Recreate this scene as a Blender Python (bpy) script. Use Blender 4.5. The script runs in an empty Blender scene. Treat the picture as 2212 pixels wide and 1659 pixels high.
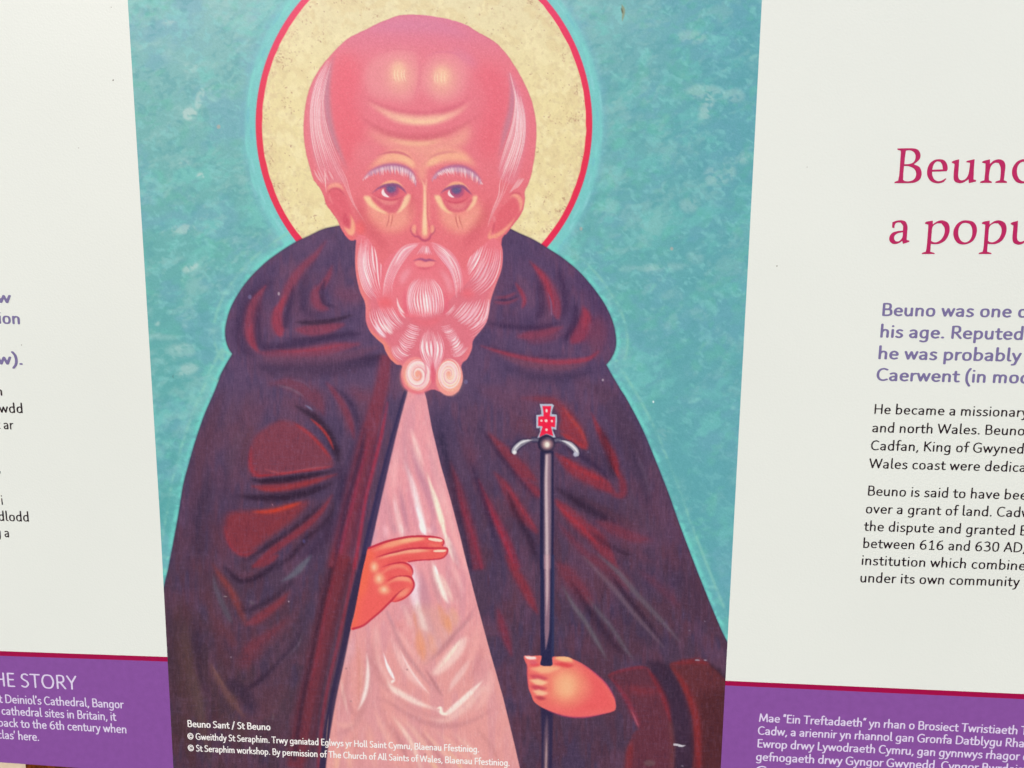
# An outdoor bilingual information board, photographed close up: printed portrait of a bearded saint between two text panels.
import bpy, math
import numpy as np
from mathutils import Matrix, Vector
from mathutils.geometry import tessellate_polygon

scene = bpy.context.scene
# ---------------------------------------------------------------- camera
FOC, PX, PY, DIST = 1600.0, 1106.0, 829.5, 0.40      # focal length and centre in tracing units; metres to the board
def unit(v): v = np.array(v, float); return v/np.linalg.norm(v)
XB = unit((24106.0, 462.5, -1600.0))                 # the board's own axes seen from the camera (x right, y down, z ahead)
YD = np.array((-110.0, 11274.0, 1600.0)); YD = unit(YD-XB*np.dot(YD, XB))
ZB = np.cross(XB, YD)
ORG = (0.0, 0.0, 1.45)                               # point of the board on the optical axis
def cam_to_world(v): return Vector((np.dot(v, XB), np.dot(v, ZB), -np.dot(v, YD)))
cam_data = bpy.data.cameras.new('camera'); cam = bpy.data.objects.new('camera', cam_data)
scene.collection.objects.link(cam); scene.camera = cam
cam_data.sensor_width = 36.0; cam_data.lens = FOC/2212.0*36.0; cam_data.clip_start = 0.01; cam_data.clip_end = 200.0
right, down, ahead = (cam_to_world(np.array(v, float)) for v in ((1, 0, 0), (0, 1, 0), (0, 0, 1)))
loc = Vector(ORG)-ahead*DIST
cam.matrix_world = Matrix(((right.x, -down.x, -ahead.x, loc.x), (right.y, -down.y, -ahead.y, loc.y), (right.z, -down.z, -ahead.z, loc.z), (0, 0, 0, 1)))

# ---------------------------------------------------------------- sky and sun (bright overcast)
SUN_EL, SUN_AZ = math.radians(42), math.radians(205)   # azimuth clockwise from +Y: behind the photographer
world = bpy.data.worlds.new('World'); scene.world = world; world.use_nodes = True
wn_ = world.node_tree.nodes; bg = wn_['Background']
sky = wn_.new('ShaderNodeTexSky'); sky.sky_type = 'NISHITA'; sky.sun_disc = False
sky.sun_elevation = SUN_EL; sky.sun_rotation = SUN_AZ; sky.air_density = 1.0; sky.dust_density = 4.0; sky.ozone_density = 1.0
world.node_tree.links.new(sky.outputs['Color'], bg.inputs['Color']); bg.inputs['Strength'].default_value = 0.10
sun_data = bpy.data.lights.new('sun', 'SUN'); sun = bpy.data.objects.new('sun', sun_data); scene.collection.objects.link(sun)
sun_data.energy = 1.5; sun_data.angle = math.radians(14); sun_data.color = (1.0, 0.975, 0.945)
sd = Vector((math.sin(SUN_AZ)*math.cos(SUN_EL), math.cos(SUN_AZ)*math.cos(SUN_EL), math.sin(SUN_EL)))
sun.rotation_euler = sd.to_track_quat('Z', 'Y').to_euler(); sun.location = (0, -3, 4)
vs = scene.view_settings; vs.view_transform = 'Standard'; vs.look = 'None'; vs.gamma = 1.0; vs.use_curve_mapping = False
vs.exposure = EXPOSURE = 0.385

def board(p):
    """tracing units on the photographed board -> metres on the board's plane (x right, z up), world coordinates"""
    p = np.atleast_2d(np.asarray(p, float))
    d = np.stack([(p[:, 0]-PX)/FOC, (p[:, 1]-PY)/FOC, np.ones(len(p))], 1)
    q = d*(DIST*ZB[2]/(d@ZB))[:, None]-np.array([0, 0, DIST])
    return np.stack([q@XB+ORG[0], ORG[2]-q@YD], 1)

# ---------------------------------------------------------------- the printed picture, painted stroke by stroke
# Tracing units: 2212 x 1659 across the photographed field; every point is later carried onto the board's plane.
SC = 1.36                       # canvas samples per tracing unit
CX0, CY0, CX1, CY1 = 250.0, -190.0, 1680.0, 1725.0
CW, CH = int((CX1-CX0)*SC), int((CY1-CY0)*SC)
VW = 2212/4032.0
TILES = dict(A=(1120,0,1120), B=(1120,560,1120), C=(840,840,1120), D=(1680,840,1120), E=(560,1400,1120),
             F=(1680,1400,1120), G=(560,2184,1120), H=(1120,2184,1120), I=(1960,2184,1120), J=(1344,560,560),
             K=(1344,980,560), L=(1344,2060,560), N=(2016,2520,560), S=(1960,1540,420), Z=(3472,560,560),
             P=(1120,560,560), Q=(1680,560,560), R=(1344,1260,560),
             a=(0,0,1344), b=(0,1008,1344), c=(0,2016,1344), d=(2688,0,1344), e=(2688,1008,1344), f=(2688,2016,1344),
             U=(0,0,4032))

def T(tile, s):
    if isinstance(s, str):
        p = np.array([[float(v) for v in q.split(',')] for q in s.split()])
    else:
        p = np.array(s, float)
    ox, oy, w = TILES[tile]
    return (np.array([ox, oy]) + p*(w/2212.0))*VW

def spline(p, closed=False, n=8):
    p = np.asarray(p, float)
    if len(p) < 3 and not closed:
        return p[0] + (p[-1]-p[0])*np.linspace(0, 1, n+1)[:, None]
    if closed:
        q = np.vstack([p[-1], p, p[0], p[1]])
    else:
        q = np.vstack([2*p[0]-p[1], p, 2*p[-1]-p[-2]])
    t = np.linspace(0, 1, n, endpoint=False)[:, None]
    out = []
    for i in range(1, len(q)-2):
        a, b, c, d = q[i-1], q[i], q[i+1], q[i+2]
        out.append(0.5*(2*b + (c-a)*t + (2*a-5*b+4*c-d)*t*t + (3*b-a-3*c+d)*t**3))
    if not closed:
        out.append(p[-1:])
    return np.vstack(out)

img = np.zeros((CH, CW, 3), np.float32)
ids = np.zeros((CH, CW), np.uint8)
CLIP = [None]
rng = np.random.RandomState(7)

def blurbox(m, r, axis):
    if r < 1: return m
    k = 2*r+1
    pad = [(0, 0), (0, 0)]; pad[axis] = (r+1, r)
    c = np.cumsum(np.pad(m, pad, mode='edge'), axis=axis, dtype=np.float64)
    if axis == 0: return ((c[k:]-c[:-k])/k).astype(np.float32)
    return ((c[:, k:]-c[:, :-k])/k).astype(np.float32)

def gauss(m, s):
    if s <= 0.3: return m
    if s < 1.2:                                   # small kernels
        w = math.exp(-0.5/(s*s)); k = 1+2*w
        for ax in (0, 1):
            a = np.roll(m, 1, ax); b = np.roll(m, -1, ax)
            m = (m + w*(a+b))/k
        return m
    r = max(1, int(round((math.sqrt(4*s*s+1)-1)/2)))
    for _ in range(3):
        m = blurbox(blurbox(m, r, 0), r, 1)
    return m

def cover(poly, blur=0.0):
    """antialiased coverage of a closed polygon given in tracing units -> mask, y0, x0"""
    p = (np.asarray(poly)-[CX0, CY0])*SC
    pad = int(3*blur*SC)+3
    x0 = max(0, int(p[:, 0].min())-pad); x1 = min(CW, int(p[:, 0].max())+pad+2)
    y0 = max(0, int(p[:, 1].min())-pad); y1 = min(CH, int(p[:, 1].max())+pad+2)
    if x1 <= x0+2 or y1 <= y0+2: return None
    w, h = x1-x0, y1-y0
    acc = np.zeros((h, w+2), np.float32)
    q = np.vstack([p, p[:1]])
    for i in range(len(p)):
        ax, ay = q[i]; bx, by = q[i+1]
        if ay == by: continue
        s = 1.0
        if ay > by: ax, ay, bx, by, s = bx, by, ax, ay, -1.0
        r0 = max(0, int(math.ceil(ay-y0-0.5))); r1 = min(h-1, int(math.ceil(by-y0-0.5))-1)
        if r1 < r0: continue
        rr = np.arange(r0, r1+1)
        xs = ax + (rr+0.5+y0-ay)*(bx-ax)/(by-ay) - x0
        xs = np.clip(xs, 0, w-0.001)
        ix = xs.astype(int); fr = (xs-ix).astype(np.float32)
        acc[rr, ix] += s*(1-fr); acc[rr, ix+1] += s*fr
    m = np.clip(np.abs(np.cumsum(acc, 1)), 0, 1)[:, :w].astype(np.float32)
    if blur > 0: m = gauss(m, blur*SC)
    return m, y0, x0

def put(cv, col, alpha=1.0, rid=None):
    if cv is None: return
    m, y0, x0 = cv
    h, w = m.shape
    m = m*alpha
    if CLIP[0] is not None: m = m*CLIP[0][y0:y0+h, x0:x0+w]
    v = img[y0:y0+h, x0:x0+w]
    v += m[..., None]*(np.array(col, np.float32)-v)
    if rid is not None: ids[y0:y0+h, x0:x0+w][m > 0.5] = rid

def full(cv):
    f = np.zeros((CH, CW), np.float32)
    m, y0, x0 = cv
    f[y0:y0+m.shape[0], x0:x0+m.shape[1]] = m
    return f

def fl(tile, pts, col, alpha=1.0, blur=0.0, rid=None, straight=False):
    p = T(tile, pts)
    if not straight: p = spline(p, True)
    cv = cover(p, blur); put(cv, col, alpha, rid); return cv

def ribbon(p, w, taper=(1, 1), tl=.35, tm=.06):
    n = len(p)
    t = np.linspace(0, 1, n)
    w = np.atleast_1d(np.array(w, float))
    ww = np.interp(t, np.linspace(0, 1, len(w)), w) if len(w) > 1 else np.full(n, w[0])
    if taper[0]: ww = ww*np.clip(t/tl, tm, 1)**0.7
    if taper[1]: ww = ww*np.clip((1-t)/tl, tm, 1)**0.7
    d = np.gradient(p, axis=0); d /= np.maximum(np.hypot(d[:, 0], d[:, 1]), 1e-6)[:, None]
    nn = np.stack([-d[:, 1], d[:, 0]], 1)*ww[:, None]/2
    return np.vstack([p+nn, (p-nn)[::-1]])

def st(tile, pts, col, w, alpha=1.0, blur=0.5, taper=(1, 1), rid=None):
    """stroke along a spline; w in tracing units"""
    p = spline(T(tile, pts))
    cv = cover(ribbon(p, w, taper), blur); put(cv, col, alpha, rid)

def el(tile, c, r, col, alpha=1.0, blur=0.0, rot=0.0, rid=None):
    a = np.linspace(0, 2*np.pi, 48, endpoint=False)
    x, y = r[0]*np.cos(a), r[1]*np.sin(a)
    cr, sr = math.cos(rot), math.sin(rot)
    p = T(tile, np.stack([c[0]+x*cr-y*sr, c[1]+x*sr+y*cr], 1))
    cv = cover(p, blur); put(cv, col, alpha, rid); return cv

HWD, NF, JF = 1.0, 1.0, 1.0
def hairs(tile, guides, n, col, w=2.0, alpha=0.8, jit=0.25, blur=0.45, ends=0.12, cols=None, gap=(226, 108, 126)):
    """n tapered strands spread between guide curves"""
    G = [spline(T(tile, g), False, 8) for g in guides]
    m = 26
    R = []
    for g in G:
        L = np.concatenate([[0], np.cumsum(np.hypot(*np.diff(g, axis=0).T))])
        s = np.linspace(0, L[-1], m)
        R.append(np.stack([np.interp(s, L, g[:, 0]), np.interp(s, L, g[:, 1])], 1))
    R = np.array(R)
    n = max(3, int(round(n*NF))); jit *= JF
    span = sum(np.linalg.norm(R[k+1][m//2]-R[k][m//2]) for k in range(len(R)-1))
    w = min(w, max(1.5, .58*span/n)); sp_ = span/n
    for i in range(n):
        u = (i+0.5+rng.uniform(-jit, jit))/n*(len(R)-1)
        u = min(max(u, 0), len(R)-1-1e-6); k = int(u); f = u-k
        p = R[k]*(1-f)+R[k+1]*f
        a = int(rng.uniform(0, ends)*m); b = m-int(rng.uniform(0, ends)*m)
        p = p[a:b]
        c = np.array(cols[rng.randint(len(cols))] if cols else col, float)
        al = alpha*rng.uniform(0.6, 1.25)
        cv = cover(ribbon(p, HWD*w*rng.uniform(0.65, 1.3)), blur)
        put(cv, c, min(al, 1))
        if gap and sp_ > 1.8:
            u2 = min(max((i+1.02)/n*(len(R)-1), 0), len(R)-1-1e-6); k = int(u2); f = u2-k
            p = (R[k]*(1-f)+R[k+1]*f)[2:-2]
            put(cover(ribbon(p, min(1.7, .36*sp_)), .4), gap, .62)

def noise(cell, seed, ax=1.0, ay=1.0):
    """smooth value noise over the canvas, 0..1; cell in tracing units"""
    r = np.random.RandomState(seed)
    gx = int(CW/(cell*ax*SC))+3; gy = int(CH/(cell*ay*SC))+3
    g = r.rand(gy, gx).astype(np.float32)
    X = np.arange(CW)/(cell*ax*SC); Y = np.arange(CH)/(cell*ay*SC)
    ix = X.astype(int); fx = X-ix; fx = (fx*fx*(3-2*fx)).astype(np.float32)
    iy = Y.astype(int); fy = Y-iy; fy = (fy*fy*(3-2*fy)).astype(np.float32)[:, None]
    a = g[iy]; b = g[iy+1]
    a = a[:, ix]*(1-fx)+a[:, ix+1]*fx; b = b[:, ix]*(1-fx)+b[:, ix+1]*fx
    return a*(1-fy)+b*fy

_hy, _hx = np.mgrid[0:(CH+1)//2, 0:(CW+1)//2].astype(np.float32)*2/SC
def wnoise(cell, seed, ax=1.0, rot=0.0, warp=0.6):
    """value noise with rotated, warped cells (half resolution, then enlarged)"""
    r = np.random.RandomState(seed)
    def vn(X, Y, g):
        ix = np.floor(X).astype(int); iy = np.floor(Y).astype(int); fx = X-ix; fy = Y-iy
        fx = fx*fx*(3-2*fx); fy = fy*fy*(3-2*fy); n = g.shape[0]
        ix %= n; iy %= n; jx = (ix+1) % n; jy = (iy+1) % n
        return (g[iy, ix]*(1-fx)+g[iy, jx]*fx)*(1-fy)+(g[jy, ix]*(1-fx)+g[jy, jx]*fx)*fy
    g1, g2, g3 = (r.rand(256, 256).astype(np.float32) for _ in range(3))
    X, Y = _hx/cell, _hy/cell
    wx_ = vn(X*.6, Y*.6, g2)-.5; wy_ = vn(X*.6+7, Y*.6+3, g3)-.5
    X2 = X+wx_*warp*3; Y2 = Y+wy_*warp*3
    c, s_ = math.cos(rot), math.sin(rot)
    v = vn((X2*c+Y2*s_)/ax+31, (-X2*s_+Y2*c)+57, g1)
    v = np.repeat(np.repeat(v, 2, 0), 2, 1)[:CH, :CW]
    return blurbox(blurbox(v.astype(np.float32), 1, 0), 1, 1)

def sm(x, a, b):
    t = np.clip((x-a)/(b-a), 0, 1); return t*t*(3-2*t)

def wash(mask, col, alpha=1.0):
    m = (mask*alpha)
    if CLIP[0] is not None: m = m*CLIP[0]
    for k in range(3): img[..., k] += m*(col[k]-img[..., k])

YY = (np.arange(CH)/SC+CY0)[:, None].astype(np.float32)
XX = (np.arange(CW)/SC+CX0)[None, :].astype(np.float32)

# ---- teal ground, scumbled
c_top, c_mid, c_bot = np.array((140, 190, 190.)), np.array((108, 176, 173.)), np.array((80, 160, 160.))
t1 = np.clip(YY/620., 0, 1)[..., None]; t2 = np.clip((YY-620)/650., 0, 1)[..., None]
img[:] = (c_top*(1-t1)+c_mid*t1)*(1-t2)+c_bot*t2
rgt = sm(XX, 1150, 1640)
wash(rgt*np.ones_like(YY), (106, 168, 182), 0.75)
wash((1-rgt)*sm(YY, 200, 700), (106, 174, 176), .3)
mix = 0.45*wnoise(85, 3)+0.3*wnoise(30, 4, 1.5, -.3)+0.17*wnoise(11, 5, 1.6, -.3)+0.08*wnoise(4.5, 6, 1.6, -.2)
wash(sm(mix, .46, .66), (120, 172, 192), 0.5)
mix2 = 0.35*wnoise(60, 8)+0.33*wnoise(22, 9, 1.7, -.5)+0.22*wnoise(9, 10, 1.8, -.4)+.1*wnoise(4, 11, 1.5)
wash(sm(mix2, .48, .72), (124, 204, 194), 0.60)
mix3 = 0.35*wnoise(45, 12, 1.6, -.2)+0.4*wnoise(15, 13, 2.0, -.5)+0.25*wnoise(5, 14, 1.8, -.4)
wash(sm(mix3, .48, .80)*(1-.6*sm(YY, 700, 1200)), (160, 202, 198), 0.5)
mix4 = 0.5*wnoise(20, 15, 2, -.5)+0.5*wnoise(7, 16, 1.7, -.5)
wash(sm(mix4, .50, .85), (94, 160, 168), 0.42)
wash(rgt*(.55+.45*wnoise(70, 77)), (100, 166, 172), .38)
mix5 = 0.6*wnoise(40, 17)+0.4*wnoise(9, 18, 1.6, -.3)
wash(sm(mix5, .56, .82), (108, 190, 168), 0.35)
wash(sm(.5*wnoise(13, 19, 1.9, .7)+.5*wnoise(6, 20, 1.8, .6), .56, .85)*(1-sm(YY, 500, 1100)*.5), (140, 206, 204), 0.5)
# named smudges of paler paint
CLIP[0] = np.clip(.15+1.3*sm(.5*wnoise(12, 74, 1.8, -.3)+.5*wnoise(5, 75, 1.5, .4), .30, .66), 0, 1)
for tl, p, r, rot, al in [('a', (1230, 740), (40, 35), 0, .8), ('a', (1295, 640), (22, 60), .25, .6), ('a', (1300, 1140), (20, 18), 0, .85),
        ('a', (1190, 1485), (65, 26), -.05, .6), ('a', (1190, 1055), (35, 18), 0, .5), ('a', (1100, 145), (45, 16), 0, .45), ('a', (1230, 440), (50, 30), 0, .4),
        ('b', (1235, 75), (48, 20), -.4, .65), ('b', (1215, 735), (65, 32), -.3, .55), ('b', (1180, 610), (80, 40), 0, .35), ('b', (1020, 436), (14, 14), 0, .6),
        ('b', (1200, 446), (12, 12), 0, .5), ('b', (1125, 658), (11, 11), 0, .5), ('b', (1060, 525), (90, 14), .05, .35),
        ('d', (150, 600), (100, 45), .1, .40), ('d', (150, 710), (35, 70), .35, .5), ('d', (330, 620), (60, 40), 0, .35), ('d', (240, 1130), (90, 60), -.3, .38),
        ('d', (60, 240), (80, 36), .1, .35), ('d', (400, 1030), (50, 25), -.2, .4), ('d', (40, 1330), (50, 40), 0, .35),
        ('D', (1820, 420), (190, 26), -.05, .28), ('D', (1740, 440), (40, 30), 0, .25), ('D', (1560, 430), (60, 22), 0, .22), ('D', (2090, 340), (60, 45), .3, .2),
        ('F', (1840, 610), (50, 40), 0, .22), ('A', (2140, 60), (50, 60), 0, .4)]:
    el(tl, p, (r[0]*1.2, r[1]*1.2), (190, 214, 208), min(1, al*1.05), 3.0 if al < .6 else 1.8, rot)
CLIP[0] = None
for k in range(230):                              # small dry-brush dabs
    x, y = rng.uniform(270, 1640), rng.uniform(-20, 1300)
    L = rng.uniform(8, 34); a = rng.normal(-.15, .5)
    p = np.array([[x, y], [x+L*.5*math.cos(a), y+L*.5*math.sin(a)+rng.uniform(-3, 3)], [x+L*math.cos(a), y+L*math.sin(a)]])
    put(cover(ribbon(spline(p), rng.uniform(3, 9)), 1.6), [(160, 214, 206), (128, 206, 190), (104, 168, 184), (92, 158, 166)][k % 4], rng.uniform(.2, .55))
for tl, p in [('a', (1418, 822)), ('D', (1200, 120)), ('D', (1905, 275))]:
    el(tl, p, (12, 14), (196, 176, 166), .7, .8)
# chip and flecks
st('U', '1343,10 1347,24 1344,46', (150, 150, 120), 6, .8, .8); st('U', '1342,16 1345,30', (96, 92, 70), 3, .8, .6)
el('D', (1762, 1465), (6, 9), (245, 250, 250), 1, .3); st('b', '1125,768 1122,782 1126,792', (70, 90, 90), 1.4, .8, .3)

wash(sm(YY, -50, 300)*1.0, (98, 168, 164), .10)
# ---- outline of cloak, shared by aura and fills
HL = np.vstack([T('C', '985,95 860,122 740,178 640,225 520,300 400,390 280,510 200,620 140,730 105,840 94,920 103,1000 128,1062 150,1092')])
CL = np.vstack([T('C', '150,1092 95,1185 40,1292'), T('E', '700,0 620,140 560,290 490,450 430,620 370,820 320,1010 290,1200 250,1420 205,1659'),
                T('c', '1112,300 1068,470 1010,800 1000,1800')])
HR = T('D', '650,120 720,155 830,205 945,275 1060,350 1180,450 1270,550 1360,670 1420,780 1456,880 1472,980 1465,1060 1432,1130 1395,1176')
CR = np.vstack([T('D', '1395,1176 1430,1240 1500,1360'), T('F', '1560,350 1680,580 1800,870 1890,1100 1960,1300'),
                T('I', '1500,0 1590,230 1700,500 1790,690 1980,1000 2000,1800')])
def side(H_, C_): return np.vstack([spline(H_), spline(C_)])
OL, OR = side(HL, CL), side(HR, CR)
AUN = np.clip(.25+1.1*sm(.5*wnoise(30, 71, 1.5, 1.2)+.5*wnoise(9, 72), .3, .75), 0, 1)
def aura(o, sgn, w, col, alpha, blur, shift):
    d = np.gradient(o, axis=0); d /= np.maximum(np.hypot(d[:, 0], d[:, 1]), 1e-6)[:, None]
    nn = np.stack([-d[:, 1], d[:, 0]], 1)*sgn
    p = o+nn*shift
    CLIP[0] = AUN; put(cover(ribbon(p, w, (0, 0)), blur), col, alpha); CLIP[0] = None
HC, HRX, HRY = (916, 268), 364, 391
def ring(rx, ry, n=160):
    a = np.linspace(0, 2*np.pi, n, endpoint=False)
    return np.stack([HC[0]+rx*np.cos(a), HC[1]+ry*np.sin(a)], 1)
put(cover(ring(HRX+32, HRY+32), 4), (120, 176, 196), .35)
put(cover(ring(HRX+22, HRY+24), 3.5), (128, 208, 202), .75)
for a0 in np.linspace(0, 2*np.pi, 70, endpoint=False):
    a1 = a0+rng.uniform(.05, .14); rr = rng.uniform(8, 26)
    aa = np.linspace(a0, a1, 8); p = np.stack([HC[0]+(HRX+rr)*np.cos(aa), HC[1]+(HRY+rr)*np.sin(aa)], 1)
    put(cover(ribbon(p, rng.uniform(3, 8)), 1.3), [(134, 216, 206), (150, 212, 214), (116, 186, 200)][rng.randint(3)], .5)
for o, s in ((OL, 1), (OR, -1)):
    aura(o, s, 34, (122, 204, 196), .28, 6, 9)
    aura(o, s, 11, (118, 214, 200), .75, 2.4, 4)
    aura(o, s, 5, (150, 206, 186), .55, 1.6, 25)

# ---- halo
put(cover(ring(HRX-.6, HRY-.6), .5), (230, 54, 90), 1, 2)
wash(full(cover(ring(HRX, HRY), .5))*(1-sm(YY, -60, 330)), (238, 84, 128), .5)
inner = ring(HRX-14.5, HRY-14.5)
inner = inner+np.stack([rng.normal(0, .4, len(inner)), rng.normal(0, .4, len(inner))], 1)
gold = cover(inner, .5); put(gold, (236, 220, 168), 1, 1)
gm = full(gold); CLIP[0] = gm
wash(1-sm(YY, -40, 260), (230, 218, 180), .75)
wash(sm(.5*wnoise(40, 21)+.5*wnoise(12, 22), .5, .72), (226, 206, 158), .55)
wash(sm(.5*wnoise(30, 23)+.5*wnoise(7, 24, 1.8, 1.4), .5, .75), (243, 230, 184), .6)
wash(sm(.6*wnoise(9, 25)+.4*wnoise(4, 26), .52, .84), (216, 196, 154), .45)
edge = gm-full(cover(ring(HRX-34, HRY-34), 8))
sp = noise(2.4, 27)*noise(14, 28)
wash(sm(gauss(sp, .5)+.16*edge, .60, .80), (176, 132, 112), .55)
wash(np.clip(edge, 0, 1)*sm(noise(5, 29), .5, .8), (222, 196, 156), .6)
for k in range(170):
    a = rng.uniform(0, 2*np.pi); r = rng.uniform(.66, .985)
    x, y = HC[0]+(HRX-15)*r*math.cos(a), HC[1]+(HRY-15)*r*math.sin(a)
    put(cover(spline(np.array([[x-1.3, y], [x, y-1.2], [x+1.5, y+.3], [x, y+1.5]]), True)), (158, 110, 104), rng.uniform(.2, .6))
CLIP[0] = None

# ---- cloak and hood
sil = np.vstack([OL, OR[::-1]])
cv = cover(sil, .5); put(cv, (92, 76, 112), 1, 4); cm = full(cv)
hood = np.vstack([spline(HL), spline(T('C', '150,1092 260,1120 430,1160 700,1185 1000,1160 1300,1090 1420,1130')),
                  spline(T('D', '270,1150 420,1120 620,1180 830,1235 1050,1250 1250,1215 1395,1176')), spline(HR)[::-1]])
hm = cover(hood); m_, y0_, x0_ = hm
ids[y0_:y0_+m_.shape[0], x0_:x0_+m_.shape[1]][(m_ > .5)] = 3
CLIP[0] = cm
wash(sm(YY, 820, 1500), (78, 64, 88), .85)
wash(sm(YY, 1150, 1600)*(1-sm(XX, 420, 760)), (70, 52, 60), .75)
wash(sm(.5*wnoise(60, 31)+.5*noise(20, 32, .6, 2), .42, .68), (74, 68, 106), .50)
wash(sm(.6*wnoise(50, 33)+.4*noise(14, 34, .5, 2.4), .44, .72), (114, 78, 106), .50)
wash(sm(YY, 900, 1300)*sm(.5*noise(50, 35)+.5*noise(14, 36, .5, 2.4), .45, .70), (94, 60, 78), .45)
Rd, Rm, Rl, Rh = (124, 68, 94), (148, 68, 92), (176, 64, 84), (212, 66, 66)
Nv, Nd, Gy = (56, 48, 82), (46, 38, 62), (112, 112, 128)
def fold(tile, pts, w, c=Rm, a=.8, b=3.0, tp=(1, 1)):
    """a soft fold: a broad faint pass under a narrower one, both longer than they are dense"""
    p = spline(T(tile, pts)); w = np.atleast_1d(np.array(w, float))
    put(cover(ribbon(p, w*1.25, tp, .3, .1), b*1.7), c, a*.60)
    put(cover(ribbon(p, w*.9, tp, .22, .2), b*.9), c, a*.78)
def broad(tile, pts, w, c, a=.5, b=7.0): st(tile, pts, c, w, a, b)
Mv = (116, 76, 102)
for pts_, w_, c_, a_ in (('900,90 1250,110 1600,70 1880,40', 34, Nv, .6), ('1830,300 1720,600 1640,900 1560,1200 1460,1500', 34, (62, 60, 100), .6), ('1000,330 860,480 760,700 700,950', 46, Mv, .5),
        ('640,250 560,480 470,760 420,1050 380,1350', 30, (96, 66, 92), .6), ('780,500 700,760 640,1000 600,1250', 20, (70, 60, 92), .5), ('1080,340 1250,400 1400,560', 34, Mv, .5),
        ('540,900 470,1150 440,1400 480,1620', 34, (64, 54, 80), .6), ('1600,220 1720,330 1760,480', 36, Mv, .45), ('1500,1250 1400,1420 1260,1600', 34, Nv, .5), ('680,1180 600,1400 640,1600', 26, (104, 62, 84), .5)):
    broad('E', pts_, w_, c_, a_)
for pts_, w_, c_, a_ in (('560,330 420,470 300,650 240,820', 30, (70, 62, 102), .55), ('1000,250 900,420 880,600 960,700', 34, (72, 64, 104), .5), ('620,260 780,230 980,230', 34, (96, 78, 116), .5),
        ('680,560 640,700 640,840', 26, Mv, .5), ('440,620 420,800 450,980', 24, (104, 72, 102), .5), ('980,620 1100,640 1160,700', 36, (122, 80, 106), .55), ('500,1000 800,1010 1150,960', 24, (70, 62, 100), .5),
        ('400,1150 700,1200 1100,1160', 26, Mv, .5)):
    broad('C', pts_, w_, c_, a_)
for pts_, w_, c_, a_ in (('640,240 820,340 980,480 1100,620', 34, (84, 74, 112), .5), ('560,800 760,850 980,860', 26, (70, 62, 100), .55), ('1140,420 1260,600 1370,800 1410,1000', 32, (70, 62, 102), .55),
        ('560,430 640,520 660,640', 34, (80, 70, 108), .5), ('1300,880 1310,1000 1240,1080', 30, Mv, .5), ('480,960 700,1020 1000,1010', 30, (84, 74, 110), .5), ('900,620 930,760 860,900', 22, Mv, .4)):
    broad('D', pts_, w_, c_, a_)
for pts_, w_, c_, a_ in (('400,240 600,330 800,420', 44, Mv, .5), ('640,420 760,560 860,640', 34, (124, 72, 92), .5), ('80,400 130,700 230,1050', 24, (62, 58, 94), .6), ('1200,200 1400,320 1560,600 1660,900 1740,1200', 44, (84, 64, 88), .5),
        ('1150,560 1280,760 1420,900', 28, (72, 58, 86), .45), ('700,1180 820,1420 900,1640', 26, (70, 62, 98), .5), ('1500,1100 1640,1240 1850,1400', 34, (90, 72, 98), .5), ('300,300 380,560 460,760', 30, (92, 72, 102), .5),
        ('1100,1080 1300,1180 1500,1260', 28, (60, 54, 82), .5), ('560,1300 620,1500 680,1659', 18, (64, 58, 92), .5)):
    broad('F', pts_, w_, c_, a_)
for pts_, w_, c_, a_ in (('300,300 330,600 400,1000', 40, (84, 58, 68), .5), ('1000,420 860,560 760,700', 34, (92, 60, 82), .5), ('1300,300 1220,640 1100,900', 34, (74, 64, 90), .5), ('560,500 620,760 700,900', 30, (96, 58, 74), .5),
        ('1160,1000 1060,1250 1000,1500', 44, (84, 66, 84), .5), ('600,1180 700,1330 860,1400', 44, (90, 68, 74), .5), ('440,60 480,260 560,460', 30, (96, 62, 76), .5)):
    broad('G', pts_, w_, c_, a_)
for pts_, w_, c_, a_ in (('120,600 180,900 220,1200', 44, (92, 74, 100), .45), ('480,1300 700,1350 900,1330', 50, (84, 66, 90), .45), ('900,300 1100,560 1300,760', 40, (72, 60, 84), .45), ('1300,60 1500,300 1640,560', 40, (74, 60, 86), .5)):
    broad('I', pts_, w_, c_, a_)
# hood, left
fold('C', '470,520 330,640 240,780 210,900 230,1040 330,1120', 26, Nv, .6, 5)
fold('C', '410,560 345,660 308,780 292,880 300,980 350,1078', [12, 26, 26, 22], Rm, .95, 2.2)
fold('C', '300,860 290,930 310,1010 345,1070', 10, Rl, .6, 2)
fold('C', '350,1078 450,1092 640,1090 840,1070 980,1040 1140,1015', [16, 22, 26, 20], Rm, .85, 3)
fold('C', '440,1060 620,1075 860,1050 1010,1020', 6, Rl, .45, 1.5)
fold('C', '380,1115 520,1150 760,1155 1000,1120 1280,1040', 24, (112, 76, 104), .8, 4)
fold('C', '880,210 790,330 690,430 610,540 565,650 525,760', [8, 18, 20], Rm, .85, 3)
fold('C', '560,640 505,760 500,850 525,930 545,945', [16, 24, 14], Rl, .75, 2)
fold('C', '370,640 352,740 345,860 355,980 400,1040 620,1020 900,960 1150,930', 14, Nv, .8, 3.5)
fold('C', '630,560 590,720 565,860 590,880', 12, Nv, .8, 3)
fold('C', '640,905 760,908 880,895 1020,862', [18, 24, 18], Rm, .85, 2.5)
fold('C', '640,845 760,850 920,835 1090,790', 9, Nd, .8, 2.2)
fold('C', '560,980 760,985 960,950 1160,930', 9, Nv, .7, 3)
fold('C', '925,400 900,480 850,560 800,600', [5, 12, 14], Rm, .75, 2.4)
fold('C', '800,560 795,640 830,720 900,745', [16, 24, 14], Rm, .8, 3)
fold('C', '870,520 845,600 860,690 950,730', 8, Nv, .8, 2)
fold('C', '760,380 720,520 690,680 740,780 900,790', 18, Nv, .5, 5)
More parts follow.
